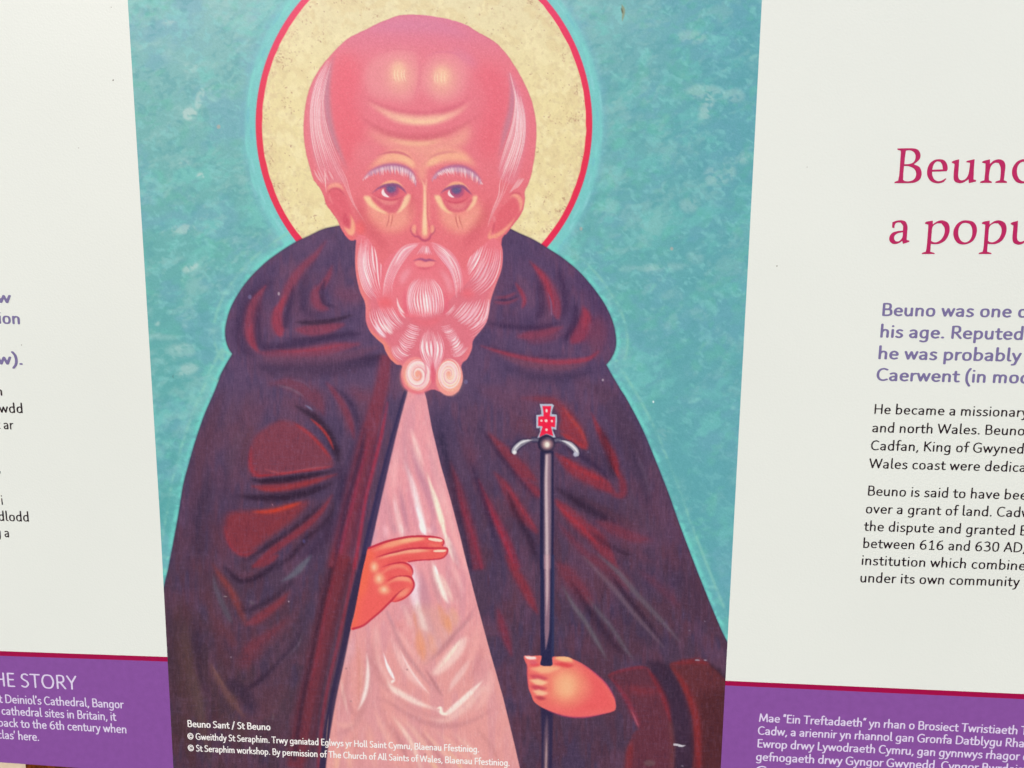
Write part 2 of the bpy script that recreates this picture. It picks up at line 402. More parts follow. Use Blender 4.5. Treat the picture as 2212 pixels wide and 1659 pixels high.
fold('C', '940,600 1040,640 1150,650', 26, (112, 72, 102), .6, 5)
fold('C', '1150,1130 1260,1120 1340,1100', 8, Nd, .6, 2.5)
fold('C', '1000,1170 1180,1150 1320,1120', 14, Nv, .6, 4)
fold('C', '300,1190 560,1210 900,1200 1250,1160', 22, (64, 56, 88), .7, 6)
# hood, right
fold('D', '800,370 880,460 940,560 980,660 1010,760 1020,820', [8, 20, 26, 22], Rm, .95, 2.4)
fold('D', '830,400 920,520 965,640 990,740', 8, Rl, .7, 1.6)
fold('D', '945,620 968,700 970,780 972,795', 3.0, (140, 112, 150), .8, .8)
fold('D', '1010,420 1060,560 1080,700 1060,830', 14, Nv, .6, 4)
fold('D', '700,470 760,540 800,620 820,700 810,740', 14, (110, 84, 116), .8, 3)
fold('D', '690,540 740,620 760,680 740,740', 8, Rl, .75, 1.8)
fold('D', '530,655 620,650 700,615', 5, Rm, .75, 1.6); fold('D', '520,690 620,695 720,660', 6, Rm, .7, 1.8); fold('D', '530,675 640,672 720,640', 3, Nv, .7, 1.2)
fold('D', '850,480 890,620 890,760 840,840', 14, Nv, .55, 4)
fold('D', '1215,720 1235,800 1215,890 1160,960 1125,1010', [8, 30, 36, 30], (150, 62, 86), .9, 3)
fold('D', '1225,740 1240,820 1210,900', 12, Rl, .5, 3); fold('D', '1330,800 1330,900 1260,1010', 30, Rd, .6, 6)
fold('D', '1160,700 1160,820 1110,930 1060,1010', 13, Nv, .8, 3)
fold('D', '700,960 820,945 940,920 1060,885', [12, 22, 20, 12], Rm, .85, 2.6)
fold('D', '780,1000 920,980 1060,930', 14, Rd, .6, 4)
fold('D', '480,850 640,880 860,890 1050,850', 10, Nv, .75, 3)
fold('D', '440,1010 600,1080 760,1120 900,1120 1100,1110', 10, Nv, .5, 4)
fold('D', '420,1030 560,1075 700,1115 840,1145 980,1160 1120,1155 1260,1130 1340,1070', [6, 10, 12, 12], Rl, .85, 1.8)
fold('D', '560,1100 720,1155 900,1190 1080,1200 1260,1170', 12, (124, 78, 102), .8, 3)
fold('D', '1380,880 1370,1000 1300,1100', 16, Rd, .45, 5)
fold('D', '600,1200 840,1270 1100,1270 1340,1210', 16, (62, 56, 90), .7, 5)
# left shoulder, sleeve
fold('E', '980,220 1120,215 1260,270 1370,360 1420,470', [8, 26, 30, 14], (122, 66, 90), .85, 3.5)
fold('E', '1050,228 1160,260 1260,320', 5, (130, 108, 134), .6, 1.5); fold('E', '1160,185 1260,210 1340,290', 4, (118, 100, 134), .4, 1.5)
st('E', '1265,385 1300,405 1330,430', (140, 150, 190), 4, .8, .9)
fold('E', '1190,390 1330,470 1440,590 1510,740 1525,830', 14, Nd, .8, 3)
fold('E', '1310,490 1390,560 1450,640 1490,730', 5, (200, 66, 72), .85, 1.2)
fold('E', '1430,205 1500,290 1570,400 1620,520 1650,650', [9, 14, 12], (140, 64, 88), .8, 2.5)
fold('E', '1500,250 1600,340 1660,450 1690,600', 8, Nv, .7, 3); fold('E', '1600,250 1700,320 1780,330', 20, Rd, .45, 6)
fold('E', '900,250 800,400 720,560 700,700', 30, (104, 72, 96), .45, 8)
fold('E', '640,240 560,460 500,700 440,900 400,1100', 26, (96, 68, 92), .4, 8)
fold('E', '860,560 760,640 700,800 700,980', 20, (110, 84, 108), .4, 7)
fl('E', '840,800 860,660 960,560 1080,505 1180,525 1290,600 1390,700 1470,800 1480,862 1340,880 1180,900 1040,930 900,930 845,900', (142, 70, 90), .85, 4.2)
fl('E', '960,620 1100,540 1220,600 1340,720 1400,830 1100,880 900,860', (132, 70, 92), .55, 8)
fold('E', '1180,525 1290,600 1390,700 1475,810', 6, (196, 60, 68), .75, 2)
fold('E', '850,700 840,800 850,880 900,930 1000,925', 8, (178, 58, 74), .7, 2.4)
fold('E', '950,880 1080,915 1220,895 1340,875 1460,860', 4, (206, 100, 112), .7, 1.3)
fold('E', '850,935 1000,930 1200,905 1360,885 1480,862', 4, (176, 54, 70), .75, 1.4)
fold('E', '835,965 960,978 1120,965 1300,935 1500,895', [6, 14, 12, 6], Nd, .95, 1.8)
fold('E', '850,1015 980,1030 1150,1020 1340,975 1520,920', [10, 16, 14, 8], (150, 60, 76), .95, 2.2)
fold('E', '900,1040 1040,1040 1200,1010 1400,960', 5, (182, 66, 74), .6, 1.8)
fold('E', '740,1090 900,1105 1100,1100 1300,1060 1480,990', [8, 16, 14], Nd, .85, 2.6)
fl('E', '660,1250 700,1215 850,1205 1000,1195 1160,1155 1300,1130 1240,1210 1120,1320 980,1420 880,1500 790,1555 700,1490 640,1380', (148, 62, 76), .88, 5)
fl('E', '760,1290 900,1260 1080,1240 980,1340 860,1430 780,1440 730,1370', (134, 62, 80), .6, 9)
fold('E', '860,1215 1000,1210 1120,1180 1240,1140', 7, (228, 72, 58), .9, 1.8)
fold('E', '640,1330 690,1480 790,1550 900,1510', 6, (178, 58, 72), .6, 2.4)
fold('E', '1400,1150 1300,1250 1150,1370 980,1480 800,1600', 10, Nd, .7, 3)
fold('E', '1480,1080 1400,1200 1280,1320 1120,1440 960,1560 860,1650', [8, 14, 14], (146, 60, 78), .9, 2.4)
fold('E', '1500,1120 1440,1290 1300,1400 1180,1540 1040,1659', 10, Nd, .6, 3)
fold('E', '1530,850 1560,1000 1520,1150', 16, Nv, .6, 5)
st('E', '1255,1425 1262,1460', (96, 92, 150), 6, .8, 1); st('E', '1010,1152 1018,1166', (210, 150, 170), 1.6, .9, .4)
# lower left folds
fold('G', '540,60 620,180 700,300 760,420 810,540', [6, 14, 16, 14], (130, 66, 74), .85, 2.8)
fold('G', '580,130 680,260 740,380 800,470', 5, (156, 72, 76), .6, 2)
fold('G', '800,545 880,510 980,440 1080,360 1150,280', [12, 18, 14, 7], (146, 62, 78), .9, 3.2)
fold('G', '860,90 960,60 1060,0', 14, (146, 60, 78), .85, 2.4); fold('G', '640,90 720,170 800,200 940,150 1080,40', 11, Nd, .8, 3)
fold('G', '555,150 570,250 620,370 670,480 700,530', [5, 12, 8], (92, 92, 112), .8, 2)
fold('G', '1320,0 1250,80 1180,150 1080,210', [6, 14, 5], (108, 118, 138), .85, 1.8)
st('G', '830,360 860,375 875,365', (120, 112, 130), 8, .6, 1.6)
fold('G', '1180,190 1040,320 900,400 800,440 760,380', 9, Nd, .6, 3)
fold('G', '1160,470 1040,590 900,680 780,760', [6, 20, 30], (132, 62, 80), .8, 4.5)
fl('G', '740,800 840,740 930,700 950,730 900,810 820,880 770,900', (134, 60, 76), .6, 7)
fold('G', '1240,600 1180,720 1060,850 900,990 820,1040', [5, 9, 12], Nd, .8, 3)
fold('G', '1250,600 1210,700 1130,790 1060,870', [3, 6, 3], (118, 108, 130), .75, 1.4)
fold('G', '600,560 680,640 730,760', 14, (110, 56, 74), .5, 5)
fold('G', '520,830 560,920 640,1040 720,1160 800,1270', [5, 12, 16, 10], (124, 88, 88), .75, 2.6)
fold('G', '540,850 610,980 660,1050', 4, (150, 108, 100), .5, 1.4)
fl('G', '640,1010 740,1100 860,1230 900,1170 820,1030 700,960', (54, 46, 72), .7, 5)
fold('G', '1150,900 1060,1040 960,1140 880,1240', 24, (100, 68, 86), .6, 6)
fold('G', '330,520 350,760 380,960 430,1180 480,1400', 22, (96, 76, 76), .7, 5)
fold('G', '400,900 430,1050 470,1240 500,1500 540,1640', 10, (104, 84, 84), .6, 4)
fold('G', '420,500 430,720 470,920 520,1100', 14, Nd, .6, 5)
fold('G', '250,400 280,800 320,1200 380,1600', 26, (84, 62, 64), .5, 8)
fold('G', '1020,1230 1015,1290', 3, (120, 106, 112), .7, .8); st('G', '630,322 665,325', (170, 160, 170), 2.4, .8, .6)
for pts_, w_, c_, a_, b_ in (('1300,250 1180,480 1020,660 860,800', [5, 14, 16, 8], (108, 70, 92), .6, 4), ('700,60 760,160 860,140 980,40', [6, 12, 6], (112, 70, 92), .6, 4),
        ('480,300 560,480 680,640 760,740', [6, 18, 14], (110, 66, 80), .6, 5), ('1260,420 1220,620 1120,800 980,980 900,1100', [6, 14, 18, 10], (66, 56, 84), .7, 4),
        ('1180,720 1080,880 960,1020 860,1120', [5, 16, 16, 8], (112, 76, 96), .6, 4.5), ('1130,1000 1040,1160 960,1300', [8, 22, 12], (104, 74, 92), .55, 6),
        ('420,760 480,900 560,1060 640,1180', [6, 14, 12], (84, 64, 78), .7, 4), ('860,1280 960,1240 1060,1130', [6, 14, 8], (110, 72, 86), .5, 5), ('180,260 210,600 240,1000 300,1500', 20, (62, 50, 70), .5, 6)):
    st('G', pts_, c_, w_, a_, b_)
for pts_, w_, c_, a_, b_ in (('740,240 690,420 620,600 560,800', [6, 14, 16, 8], (104, 74, 98), .5, 5), ('1540,300 1580,480 1600,640', [6, 10, 8], (124, 72, 96), .6, 3.5), ('1660,260 1700,420 1690,560', 10, (112, 74, 100), .5, 4),
        ('900,480 820,640 790,820 800,960', [6, 14, 10], (98, 66, 86), .6, 4), ('620,1060 560,1240 580,1420 660,1600', [6, 14, 14], (96, 64, 84), .6, 5), ('1480,1240 1360,1420 1180,1600', [6, 14, 12], (74, 64, 98), .6, 4),
        ('1000,150 1200,140 1400,180', 14, (92, 72, 102), .5, 4)):
    st('E', pts_, c_, w_, a_, b_)
for pts_, w_, c_, a_, b_ in (('200,420 260,640 340,860 400,1100', [5, 12, 12], (106, 70, 96), .5, 4), ('720,460 820,600 900,700', [6, 14, 8], (104, 74, 96), .5, 4), ('1620,560 1760,860 1840,1120', [4, 10, 8], (96, 78, 106), .5, 4),
        ('1100,1240 1300,1460 1440,1620', [5, 12, 10], (64, 56, 84), .7, 3.5), ('1160,1080 1340,1180 1560,1300 1700,1360', [5, 14, 14, 6], (98, 66, 88), .6, 4), ('1480,1440 1640,1540 1820,1640', [6, 14, 10], (108, 70, 94), .5, 4.5),
        ('1560,960 1600,1100 1700,1260', [5, 12, 8], (88, 76, 106), .5, 4), ('960,480 900,540 880,600', 10, (64, 56, 84), .4, 4)):
    st('F', pts_, c_, w_, a_, b_)
# the long front edge of the cloak on the left
fold('E', '1900,0 1860,250 1800,480 1740,700 1680,950 1620,1200 1560,1450 1510,1659', [22, 34, 36, 34], (136, 62, 84), .92, 2.6, (0, 0))
fold('E', '1910,360 1860,620 1790,900 1740,1100 1700,1350 1650,1659', 7, (196, 58, 88), .75, 1.6, (1, 0))
fold('E', '1770,640 1690,920 1640,1130 1570,1400 1530,1600', 7, (168, 60, 92), .7, 1.8, (1, 0))
fold('E', '1830,560 1770,860 1680,1240 1620,1600', 8, (110, 54, 82), .7, 2.2)
fold('E', '1800,480 1810,620', 5, (150, 92, 124), .5, 2)
fold('G', '1560,0 1480,300 1400,640 1340,900 1270,1200 1220,1500 1190,1659', [38, 36, 36, 34], (130, 56, 72), .92, 2.6, (0, 0))
fold('G', '1670,0 1600,330 1520,700 1450,1000 1400,1300 1370,1659', 6, (170, 56, 78), .7, 1.6, (0, 0))
fold('G', '1500,150 1430,420 1370,740 1300,1060', 7, (160, 56, 76), .6, 2)
fold('G', '1620,60 1530,400 1440,780 1370,1130 1330,1500', 9, (98, 50, 70), .7, 2.4, (0, 0))
fold('E', '1740,560 1690,800 1620,1050 1560,1300 1490,1659', 10, Nv, .7, 3); fold('G', '1470,100 1400,400 1330,740 1240,1180 1180,1600', 9, Nd, .7, 3, (0, 0))
# right body
fold('F', '720,330 900,340 1010,380 1100,480 1180,590 1240,700', [8, 20, 26, 24], (140, 62, 80), .8, 4)
fl('F', '1050,400 1100,450 1170,540 1230,640 1250,720 1150,660 1060,600 1030,560 1050,500', (156, 62, 80), .8, 3)
fold('F', '1060,400 1130,500 1200,590 1245,700', 6, (192, 74, 80), .75, 1.6)
fold('F', '1040,600 1120,650 1200,700 1250,725', 9, (188, 62, 72), .8, 1.8)
st('F', '1250,748 1262,752', (160, 150, 190), 5, .7, .9)
fold('F', '1280,440 1330,560 1390,680 1440,780 1470,860 1500,960', [6, 14, 18, 14], (160, 60, 78), .9, 2.2)
fold('F', '1380,640 1430,760 1460,860 1490,940', 7, (204, 62, 72), .8, 1.6)
fold('F', '1500,900 1525,1000 1520,1080 1440,1090', [10, 16, 14, 8], (140, 60, 80), .85, 2.5)
fold('F', '1000,760 1080,830 1180,900 1300,960 1400,1020 1470,1080', [12, 26, 28, 18], (156, 60, 78), .9, 2.6)
fold('F', '1050,780 1160,870 1280,930 1390,980', 7, (186, 62, 76), .6, 1.8)
fold('F', '1350,560 1400,700 1440,860 1460,960', 16, Nd, .5, 4)
fold('F', '1060,700 1200,780 1340,880 1420,960', 9, Nv, .7, 3)
fold('F', '1540,620 1620,820 1680,980 1720,1160', 14, (72, 64, 96), .6, 4)
fold('F', '1640,760 1700,940 1740,1100', 4, (110, 100, 130), .45, 2)
fold('F', '480,600 600,740 740,880 860,980', [10, 22, 24, 14], (146, 62, 82), .85, 3)
fold('F', '640,840 740,950 850,1060 880,1100', [8, 16, 18], (150, 60, 82), .8, 3)
fold('F', '420,560 560,760 700,940 860,1120', 9, Nv, .6, 3)
fold('F', '1000,1120 1080,1200 1200,1320 1300,1400 1400,1530 1480,1659', [22, 26, 30, 24], (150, 62, 82), .85, 3)
fold('F', '1010,1150 1120,1260 1240,1370 1330,1470', 8, (184, 62, 80), .65, 2)
fold('F', '1020,1300 1140,1440 1280,1580 1400,1659', 12, (126, 62, 86), .7, 3.5)
fold('F', '1000,1020 1140,1120 1320,1230 1500,1330', 14, Nd, .6, 4)
fold('F', '1300,1280 1440,1340 1600,1410 1760,1440', [12, 24, 22, 10], (132, 64, 86), .75, 4)
fold('F', '1250,1360 1440,1490 1620,1560', 10, Nd, .5, 4)
fold('F', '520,900 600,1000 680,1140 760,1260 860,1380', [8, 20, 24, 22], (140, 62, 84), .85, 3)
fold('F', '600,980 680,1100 770,1240 860,1360', 6, (172, 62, 82), .6, 1.8)
fold('F', '400,960 460,1120 540,1280 620,1440 700,1659', [10, 16, 18, 18], (144, 58, 84), .9, 2.4, (1, 0))
fold('F', '460,1120 560,1340 640,1520 680,1640', 6, (178, 56, 82), .7, 1.6)
fold('F', '180,820 220,980 280,1180 340,1380 400,1659', [10, 22, 24, 24], (128, 60, 84), .9, 2.8, (1, 0))
fold('F', '230,1020 300,1240 370,1440 430,1659', 7, (156, 58, 84), .6, 2, (1, 0))
fold('F', '110,620 180,900 240,1180 300,1450 340,1659', 9, (54, 52, 84), .75, 2.6, (0, 0))
fold('F', '330,800 420,1060 500,1300 580,1600', 8, Nv, .7, 3)
fold('F', '620,1050 700,1240 800,1420 860,1600', 10, Nd, .6, 3)
fold('F', '300,560 340,760 420,900', 12, (116, 68, 94), .4, 5)
# below: rays of the lower right
fold('I', '60,0 130,120 200,240 260,360 310,460', [12, 18, 18, 10], (150, 58, 76), .85, 2.6)
fold('I', '0,420 50,600 110,790', [10, 16, 10], (140, 58, 82), .75, 3)
fold('I', '440,60 520,120 600,220 690,330 740,400', [12, 30, 28, 12], (130, 62, 82), .75, 4)
fold('I', '500,240 580,380 680,520 780,690 850,820', [4, 8, 8, 5], (112, 112, 126), .75, 1.8)
fold('I', '690,320 780,440 880,560 990,730 1060,820', [4, 8, 8, 5], (108, 106, 122), .65, 2)
fold('I', '660,10 780,130 900,260 1040,430 1180,590 1290,720', [8, 10, 9, 8], (120, 104, 124), .75, 2)
fold('I', '720,0 900,140 1040,270', 30, (118, 64, 86), .7, 5)
fold('I', '780,0 940,140 1100,330 1260,500 1420,680', [8, 10, 10, 6], (110, 104, 122), .8, 1.9)
fold('I', '1000,300 1150,470 1300,640', 18, (92, 66, 84), .5, 4)
fold('I', '1100,120 1220,220 1340,330 1420,400', 14, (108, 64, 88), .6, 4)
fold('I', '870,140 1000,320 1160,520 1300,700', 8, Nd, .6, 3)
fold('I', '560,200 700,420 860,640 1000,800', 12, Nd, .55, 4)
st('I', '1480,590 1500,588', (140, 136, 156), 3, .6, .6); st('I', '1605,512 1614,522', (170, 170, 190), 2, .7, .5)
# cuff and sleeve at the right
fl('I', '855,935 960,900 1080,875 1165,875 1230,980 1290,1090 1330,1200 1360,1330 1375,1500 1378,1659 1378,1800 1010,1800 1005,1659 1020,1480 1060,1380 1100,1350 1080,1250 1010,1130 950,1040', (106, 58, 76), .95, 1.6)
fl('I', '900,950 1080,900 1150,900 1210,1000 1100,1010 960,990', (100, 60, 80), .6, 3)
fold('I', '1000,1030 1120,1060 1240,1060', 16, (138, 60, 76), .7, 3.5)
fold('I', '860,935 960,900 1090,875 1165,880', 6, (132, 58, 78), .9, 1.2)
fold('I', '1165,880 1250,1010 1310,1150 1345,1300', [10, 12, 12], (150, 52, 66), .85, 1.8); fold('I', '1345,1300 1365,1450 1360,1659', 11, (120, 70, 78), .7, 2.2, (0, 0))
fold('I', '865,940 960,1060 1030,1180 1080,1290 1100,1350', [5, 9, 10, 8], (150, 58, 80), .8, 2.2)
fold('I', '1035,1200 1075,1290 1095,1340', 3, (214, 120, 140), .6, 1)
fold('I', '1040,1450 1020,1560 1010,1700', [12, 14, 14], (140, 56, 66), .8, 3, (1, 0))
el('I', (1180, 1620), (45, 25), (122, 98, 106), .7, 2)
fl('I', '1165,830 1330,850 1400,960 1460,1080 1500,1200 1525,1350 1530,1500 1520,1800 1378,1800 1375,1500 1345,1250 1300,1100 1230,970', (56, 46, 70), .8, 4)
fl('I', '1335,850 1420,828 1540,820 1640,845 1710,900 1765,960 1900,1060 1900,1800 1535,1800 1530,1500 1520,1300 1490,1170 1440,1050 1380,940', (106, 56, 66), .95, 1.6)
wash(full(cover(spline(T('I', '1560,1150 1700,1050 1900,1000 1900,1800 1560,1800'), True), 10)), (78, 46, 56), .7)
fold('I', '1345,860 1430,980 1490,1110 1540,1270 1555,1450 1560,1659', [6, 12, 14, 11], (150, 54, 62), .85, 3, (1, 0))
fold('I', '1350,850 1460,832 1560,825 1650,850', 10, (140, 52, 62), .7, 2.4)
fold('I', '1640,845 1720,900 1780,970', 8, (60, 46, 66), .6, 2)
for a_, b_ in (('1530,820 1550,818 1572,821', 3.4), ('1600,818 1628,820', 2.6)): st('I', a_, (176, 176, 196), b_, .9, .5)
st('I', '1365,1474 1400,1478 1430,1486 1462,1480', (232, 236, 246), 4.6, .95, .6, (0, 1)); st('I', '1400,1480 1415,1492', (230, 234, 246), 3, .9, .5)
st('I', '1425,1640 1445,1643', (150, 146, 166), 3, .8, .7); st('I', '1280,1495 1290,1505', (130, 110, 130), 2.6, .6, .6)
# flecks, rubbed weave of the whole cloak
def contrast(mask, f, shift=(0, 0, 0)):
    for k_ in range(3):
        v = img[..., k_]; mu = float((v*mask).sum()/mask.sum()); v += mask*((v-mu)*(f-1)+shift[k_])
mr = sm(YY, 600, 1300)
contrast(cm, 1.16, (-2, -4, -5)); wash(sm(YY, 700, 1000), (84, 56, 70), .22); contrast(cm*sm(YY, 650, 900), .95, (2, 1, -3)); contrast(cm*(1-sm(YY, 650, 900)), .94, (3, 0, -4)); wash(sm(YY, 1150, 1400)*(1-sm(XX, 800, 1100)), (92, 70, 82), .14); wash(1-sm(YY, 760, 960), (106, 76, 106), .24)
wv = .55*noise(1.7, 41, 1, 7)+.45*noise(3.4, 42, .7, 3.5)
wash(sm(wv, .50, .90), (140, 108, 140), .16)
wash(sm(1-wv, .50, .90), (48, 42, 68), .17)
wh = noise(1.6, 43, 7, 1); wash(sm(wh, .62, .9)*sm(YY, 600, 900)*.6, (120, 96, 128), .22)
for k in range(240):
    x, y = rng.uniform(360, 1560), rng.uniform(480, 1650)
    put(cover(ribbon(np.array([[x, y-rng.uniform(1, 4)], [x+.4, y], [x, y+rng.uniform(1, 5)]]), rng.uniform(1, 3.4)), .7), (128, 112, 150), rng.uniform(.08, .34))
for tl, p, r in [('C', (510, 625), (9, 14)), ('C', (285, 650), (14, 18)), ('D', (1370, 1295), (8, 10)), ('D', (305, 1310), (16, 18)), ('G', (1140, 365), (5, 4)), ('G', (692, 795), (5, 4)), ('H', (35, 362), (5, 4))]:
    el(tl, p, r, (200, 180, 190) if r[0] < 12 else (120, 110, 150), .7, .7)
CLIP[0] = None
# dark stroke hugging the cloak's outline
for o in (OL, OR): put(cover(ribbon(o, 3.2, (0, 0)), .9), (50, 46, 70), .35)

# ---- tunic
tun = np.vstack([T('R', '1030,1000 1290,1100'), T('F', '0,340 40,560 110,850 190,1130 260,1400 320,1659'), T('H', '1400,0 1490,350 1600,760 1700,1110 1790,1480 1830,1659 1850,1740'),
                 T('H', '290,1740 318,1659 345,1450 375,1150 440,850 500,640 560,400 640,0'), T('E', '1740,1500 1800,1250 1870,950 1945,650 2010,420 2050,250')])
cv = cover(tun, .6); put(cv, (232, 160, 166), 1, 5); tm = full(cv); CLIP[0] = tm
wash(sm(YY, 1150, 1500), (226, 158, 156), .8)
wash(sm(noise(26, 51, .6, 3), .45, .8), (212, 150, 164), .35)
def tf(tile, p, w, c=(246, 222, 222), a=.85, b=2.2, tp=(1, 1)): st(tile, p, c, w, a, b, tp)
GS = (206, 146, 158)
tf('E', '2070,620 2110,760 2160,900 2212,1060', 12, GS, .6, 4); tf('E', '2030,800 2090,960 2140,1150 2190,1350 2212,1420', [6, 12, 14, 10], (246, 214, 214), .9, 2.6)
tf('E', '2120,1150 2170,1280 2205,1380', 6, (246, 236, 240), .9, 1.8)
tf('E', '1955,1050 1980,1200 2010,1350 2040,1460', [5, 12, 12], (238, 188, 188), .85, 2.6); tf('E', '1960,1120 1975,1230', 5, (246, 200, 204), .6, 1.6)
tf('E', '1900,1080 1930,1260 1960,1400', 14, GS, .55, 4); tf('E', '2060,980 2100,1180 2150,1380', 10, (218, 150, 166), .6, 4)
tf('E', '2100,700 2160,860 2205,980', 8, (244, 196, 192), .6, 2.6)
tf('F', '0,560 40,740 90,940 140,1130 200,1330 260,1560', 14, (240, 178, 178), .8, 4)
tf('F', '0,900 40,1040 90,1190 130,1330 150,1420', [4, 12, 12, 5], (248, 226, 206), .9, 2); tf('F', '150,1400 200,1500 260,1659', 8, (244, 208, 206), .7, 2.2)
tf('F', '0,680 60,860 130,1080', 9, (216, 152, 164), .6, 4)
tf('L', '1560,60 1640,240 1700,420 1760,620', [6, 12, 8], (248, 222, 210), .85, 2); tf('L', '1220,0 1260,80 1300,170', 10, (246, 238, 244), .85, 1.8)
tf('L', '910,0 940,90 965,180', 6, (244, 206, 204), .85, 1.8); tf('L', '800,0 830,80 850,170', 7, GS, .7, 2.5); tf('L', '1400,0 1500,170', 9, (214, 152, 166), .7, 3)
tf('L', '1420,580 1460,760 1530,960 1620,1160 1680,1260', [6, 14, 12, 5], (247, 224, 214), .95, 2.2); tf('L', '1450,650 1500,800', 5, (250, 240, 236), .8, 1.4)
tf('L', '1090,700 1110,900 1150,1120 1200,1350 1260,1500', [10, 20, 20, 12], (240, 208, 214), .85, 3.4); tf('L', '1170,1180 1200,1320 1250,1480', 8, (244, 226, 220), .8, 2.4)
tf('L', '1230,700 1260,900 1290,1100 1330,1300 1340,1480', [12, 20, 22, 16], GS, .8, 4); tf('L', '1050,620 1060,760', 14, (232, 170, 190), .6, 4)
tf('L', '1600,560 1700,860 1800,1120 1850,1300', [10, 18, 18], (214, 152, 158), .6, 5); tf('L', '1700,560 1800,820 1900,1080', 9, (240, 186, 184), .6, 3)
tf('L', '1500,1240 1560,1400 1620,1560 1640,1640', [6, 16, 16], (232, 150, 120), .85, 3.4); tf('L', '1700,1300 1760,1440 1790,1600', 14, (230, 168, 150), .8, 4)
tf('L', '1120,1360 1150,1500 1180,1659', 6, (222, 140, 120), .7, 2); tf('L', '850,1500 920,1659', 12, (228, 148, 146), .6, 4)
tf('L', '940,1180 1000,1350 1060,1500', 10, (216, 152, 160), .7, 4); tf('L', '700,1330 760,1480 840,1650', 6, GS, .7, 2.4); tf('L', '380,1600 420,1659', 7, GS, .5, 3)
tf('L', '2100,1290 2000,1430 1900,1580 1880,1640', 6, (206, 138, 148), .8, 2.2)
# lower tunic drapery
tf('H', '640,560 650,700 660,850 650,1000 610,1180 560,1300 460,1380 380,1400', [6, 12, 14, 12], (204, 142, 148), .7, 4)
tf('H', '640,760 650,880 640,1020 610,1130 570,1210', [5, 8, 9, 6], (248, 228, 224), .9, 1.8); tf('H', '600,820 600,960 590,1060', 6, (238, 190, 184), .6, 2)
tf('H', '560,640 580,800 590,1000 560,1180', [6, 10, 9], (218, 146, 138), .7, 3); tf('H', '440,960 460,1080 490,1230', [4, 7, 6], (242, 204, 196), .7, 2)
tf('H', '520,640 510,760 460,900', 16, (224, 174, 184), .6, 5)
tf('H', '780,420 830,520 880,640 940,760 1030,880 1110,980 1210,1100', [4, 8, 9, 8], (204, 144, 150), .85, 2.4)
tf('H', '1500,440 1420,520 1330,610 1240,700 1160,790 1080,860', [6, 9, 9], (206, 144, 150), .85, 2.4)
fl('H', '990,400 1030,640 1060,840 1170,790 1250,690 1310,620 1340,500 1240,420', (222, 164, 158), .6, 8)
tf('H', '1040,560 1060,700 1090,830', [8, 20, 16], (232, 156, 128), .8, 4); tf('H', '1130,600 1150,700 1160,780', 12, (230, 164, 146), .7, 4); tf('H', '1200,640 1210,740', 10, (216, 164, 172), .6, 3)
tf('H', '1260,460 1280,540 1290,620', 12, (232, 158, 124), .75, 4); tf('H', '1060,440 1080,540 1120,600', 14, (240, 214, 208), .7, 4)
tf('H', '1110,440 1140,560 1180,650', 10, (212, 160, 168), .6, 4)
tf('H', '830,620 880,760 960,900 1040,990 1130,1085', [5, 16, 18, 8], (240, 190, 188), .85, 3); tf('H', '900,740 960,860 1040,980 1130,1085', 4, (250, 220, 218), .7, 1.4)
tf('H', '760,680 720,780 760,890 810,960 830,990', [5, 12, 10], (236, 180, 178), .85, 3); tf('H', '770,760 800,860 840,940 860,975', [4, 7, 5], (252, 240, 244), .95, 1.2)
st('H', '862,975 840,985 835,1000', (250, 232, 226), 6, .9, .9)
fl('H', '1150,920 1200,840 1300,720 1400,640 1420,650 1390,750 1300,860 1200,930', (242, 202, 196), .85, 3.4); tf('H', '1380,650 1300,760 1200,890', 7, (250, 232, 214), .6, 2)
tf('H', '1460,790 1390,900 1320,990 1270,1080', [6, 10, 12, 6], (242, 202, 198), .9, 2.4); tf('H', '1430,820 1370,900 1290,1030', 4, (250, 224, 218), .6, 1.5)
tf('H', '1460,640 1420,800 1340,950 1250,1090', 8, (214, 140, 144), .5, 4)
tf('H', '800,960 830,1030 940,1100 1060,1160 1180,1200', [6, 14, 12, 10], (246, 216, 208), .9, 2.2); tf('H', '740,1000 860,1120 1000,1210 1130,1270', 12, (230, 166, 166), .6, 4)
tf('H', '1180,1200 1250,1240 1330,1180 1420,1100 1500,1020 1550,970', [8, 13, 12, 4], (249, 228, 220), .92, 2); st('H', '1185,1195 1215,1190 1225,1230 1270,1240', (252, 240, 226), 7, .9, 1.3)
tf('H', '1130,1270 1230,1285 1330,1240 1430,1160 1540,1040 1590,1040', 16, (240, 196, 190), .75, 4)
tf('H', '700,1100 820,1150 960,1240 1120,1310 1300,1330 1480,1280 1640,1180', [6, 10, 12, 8], (204, 140, 146), .75, 3)
tf('H', '740,1120 780,1280 880,1440 960,1600 1000,1700', [5, 8, 10], (206, 140, 144), .6, 3); tf('H', '830,1240 900,1330 970,1430 1030,1560 1070,1700', [4, 8, 10, 8], (244, 210, 196), .8, 2.2)
tf('H', '960,1330 1080,1440 1200,1600 1260,1700', 9, (212, 146, 150), .6, 3); tf('H', '1200,1360 1360,1500 1480,1700', [4, 8, 10], (216, 140, 144), .5, 3)
tf('H', '1300,1380 1460,1520 1560,1700', [4, 9, 9], (242, 196, 184), .7, 3); tf('H', '1060,1340 1160,1460 1260,1560 1330,1659', [4, 8, 8], (240, 190, 176), .75, 2.6)
tf('H', '540,1360 560,1480 590,1659', 9, (206, 140, 140), .6, 4); tf('H', '470,1420 500,1560 520,1700', 9, (238, 180, 160), .6, 3); tf('H', '640,1300 680,1480 720,1700', 10, (234, 170, 158), .5, 4)
tf('H', '1100,1560 1180,1659 1210,1720', 7, (244, 206, 160), .6, 2.4); tf('H', '1250,1500 1340,1600 1400,1700', 6, (246, 214, 170), .5, 2.4)
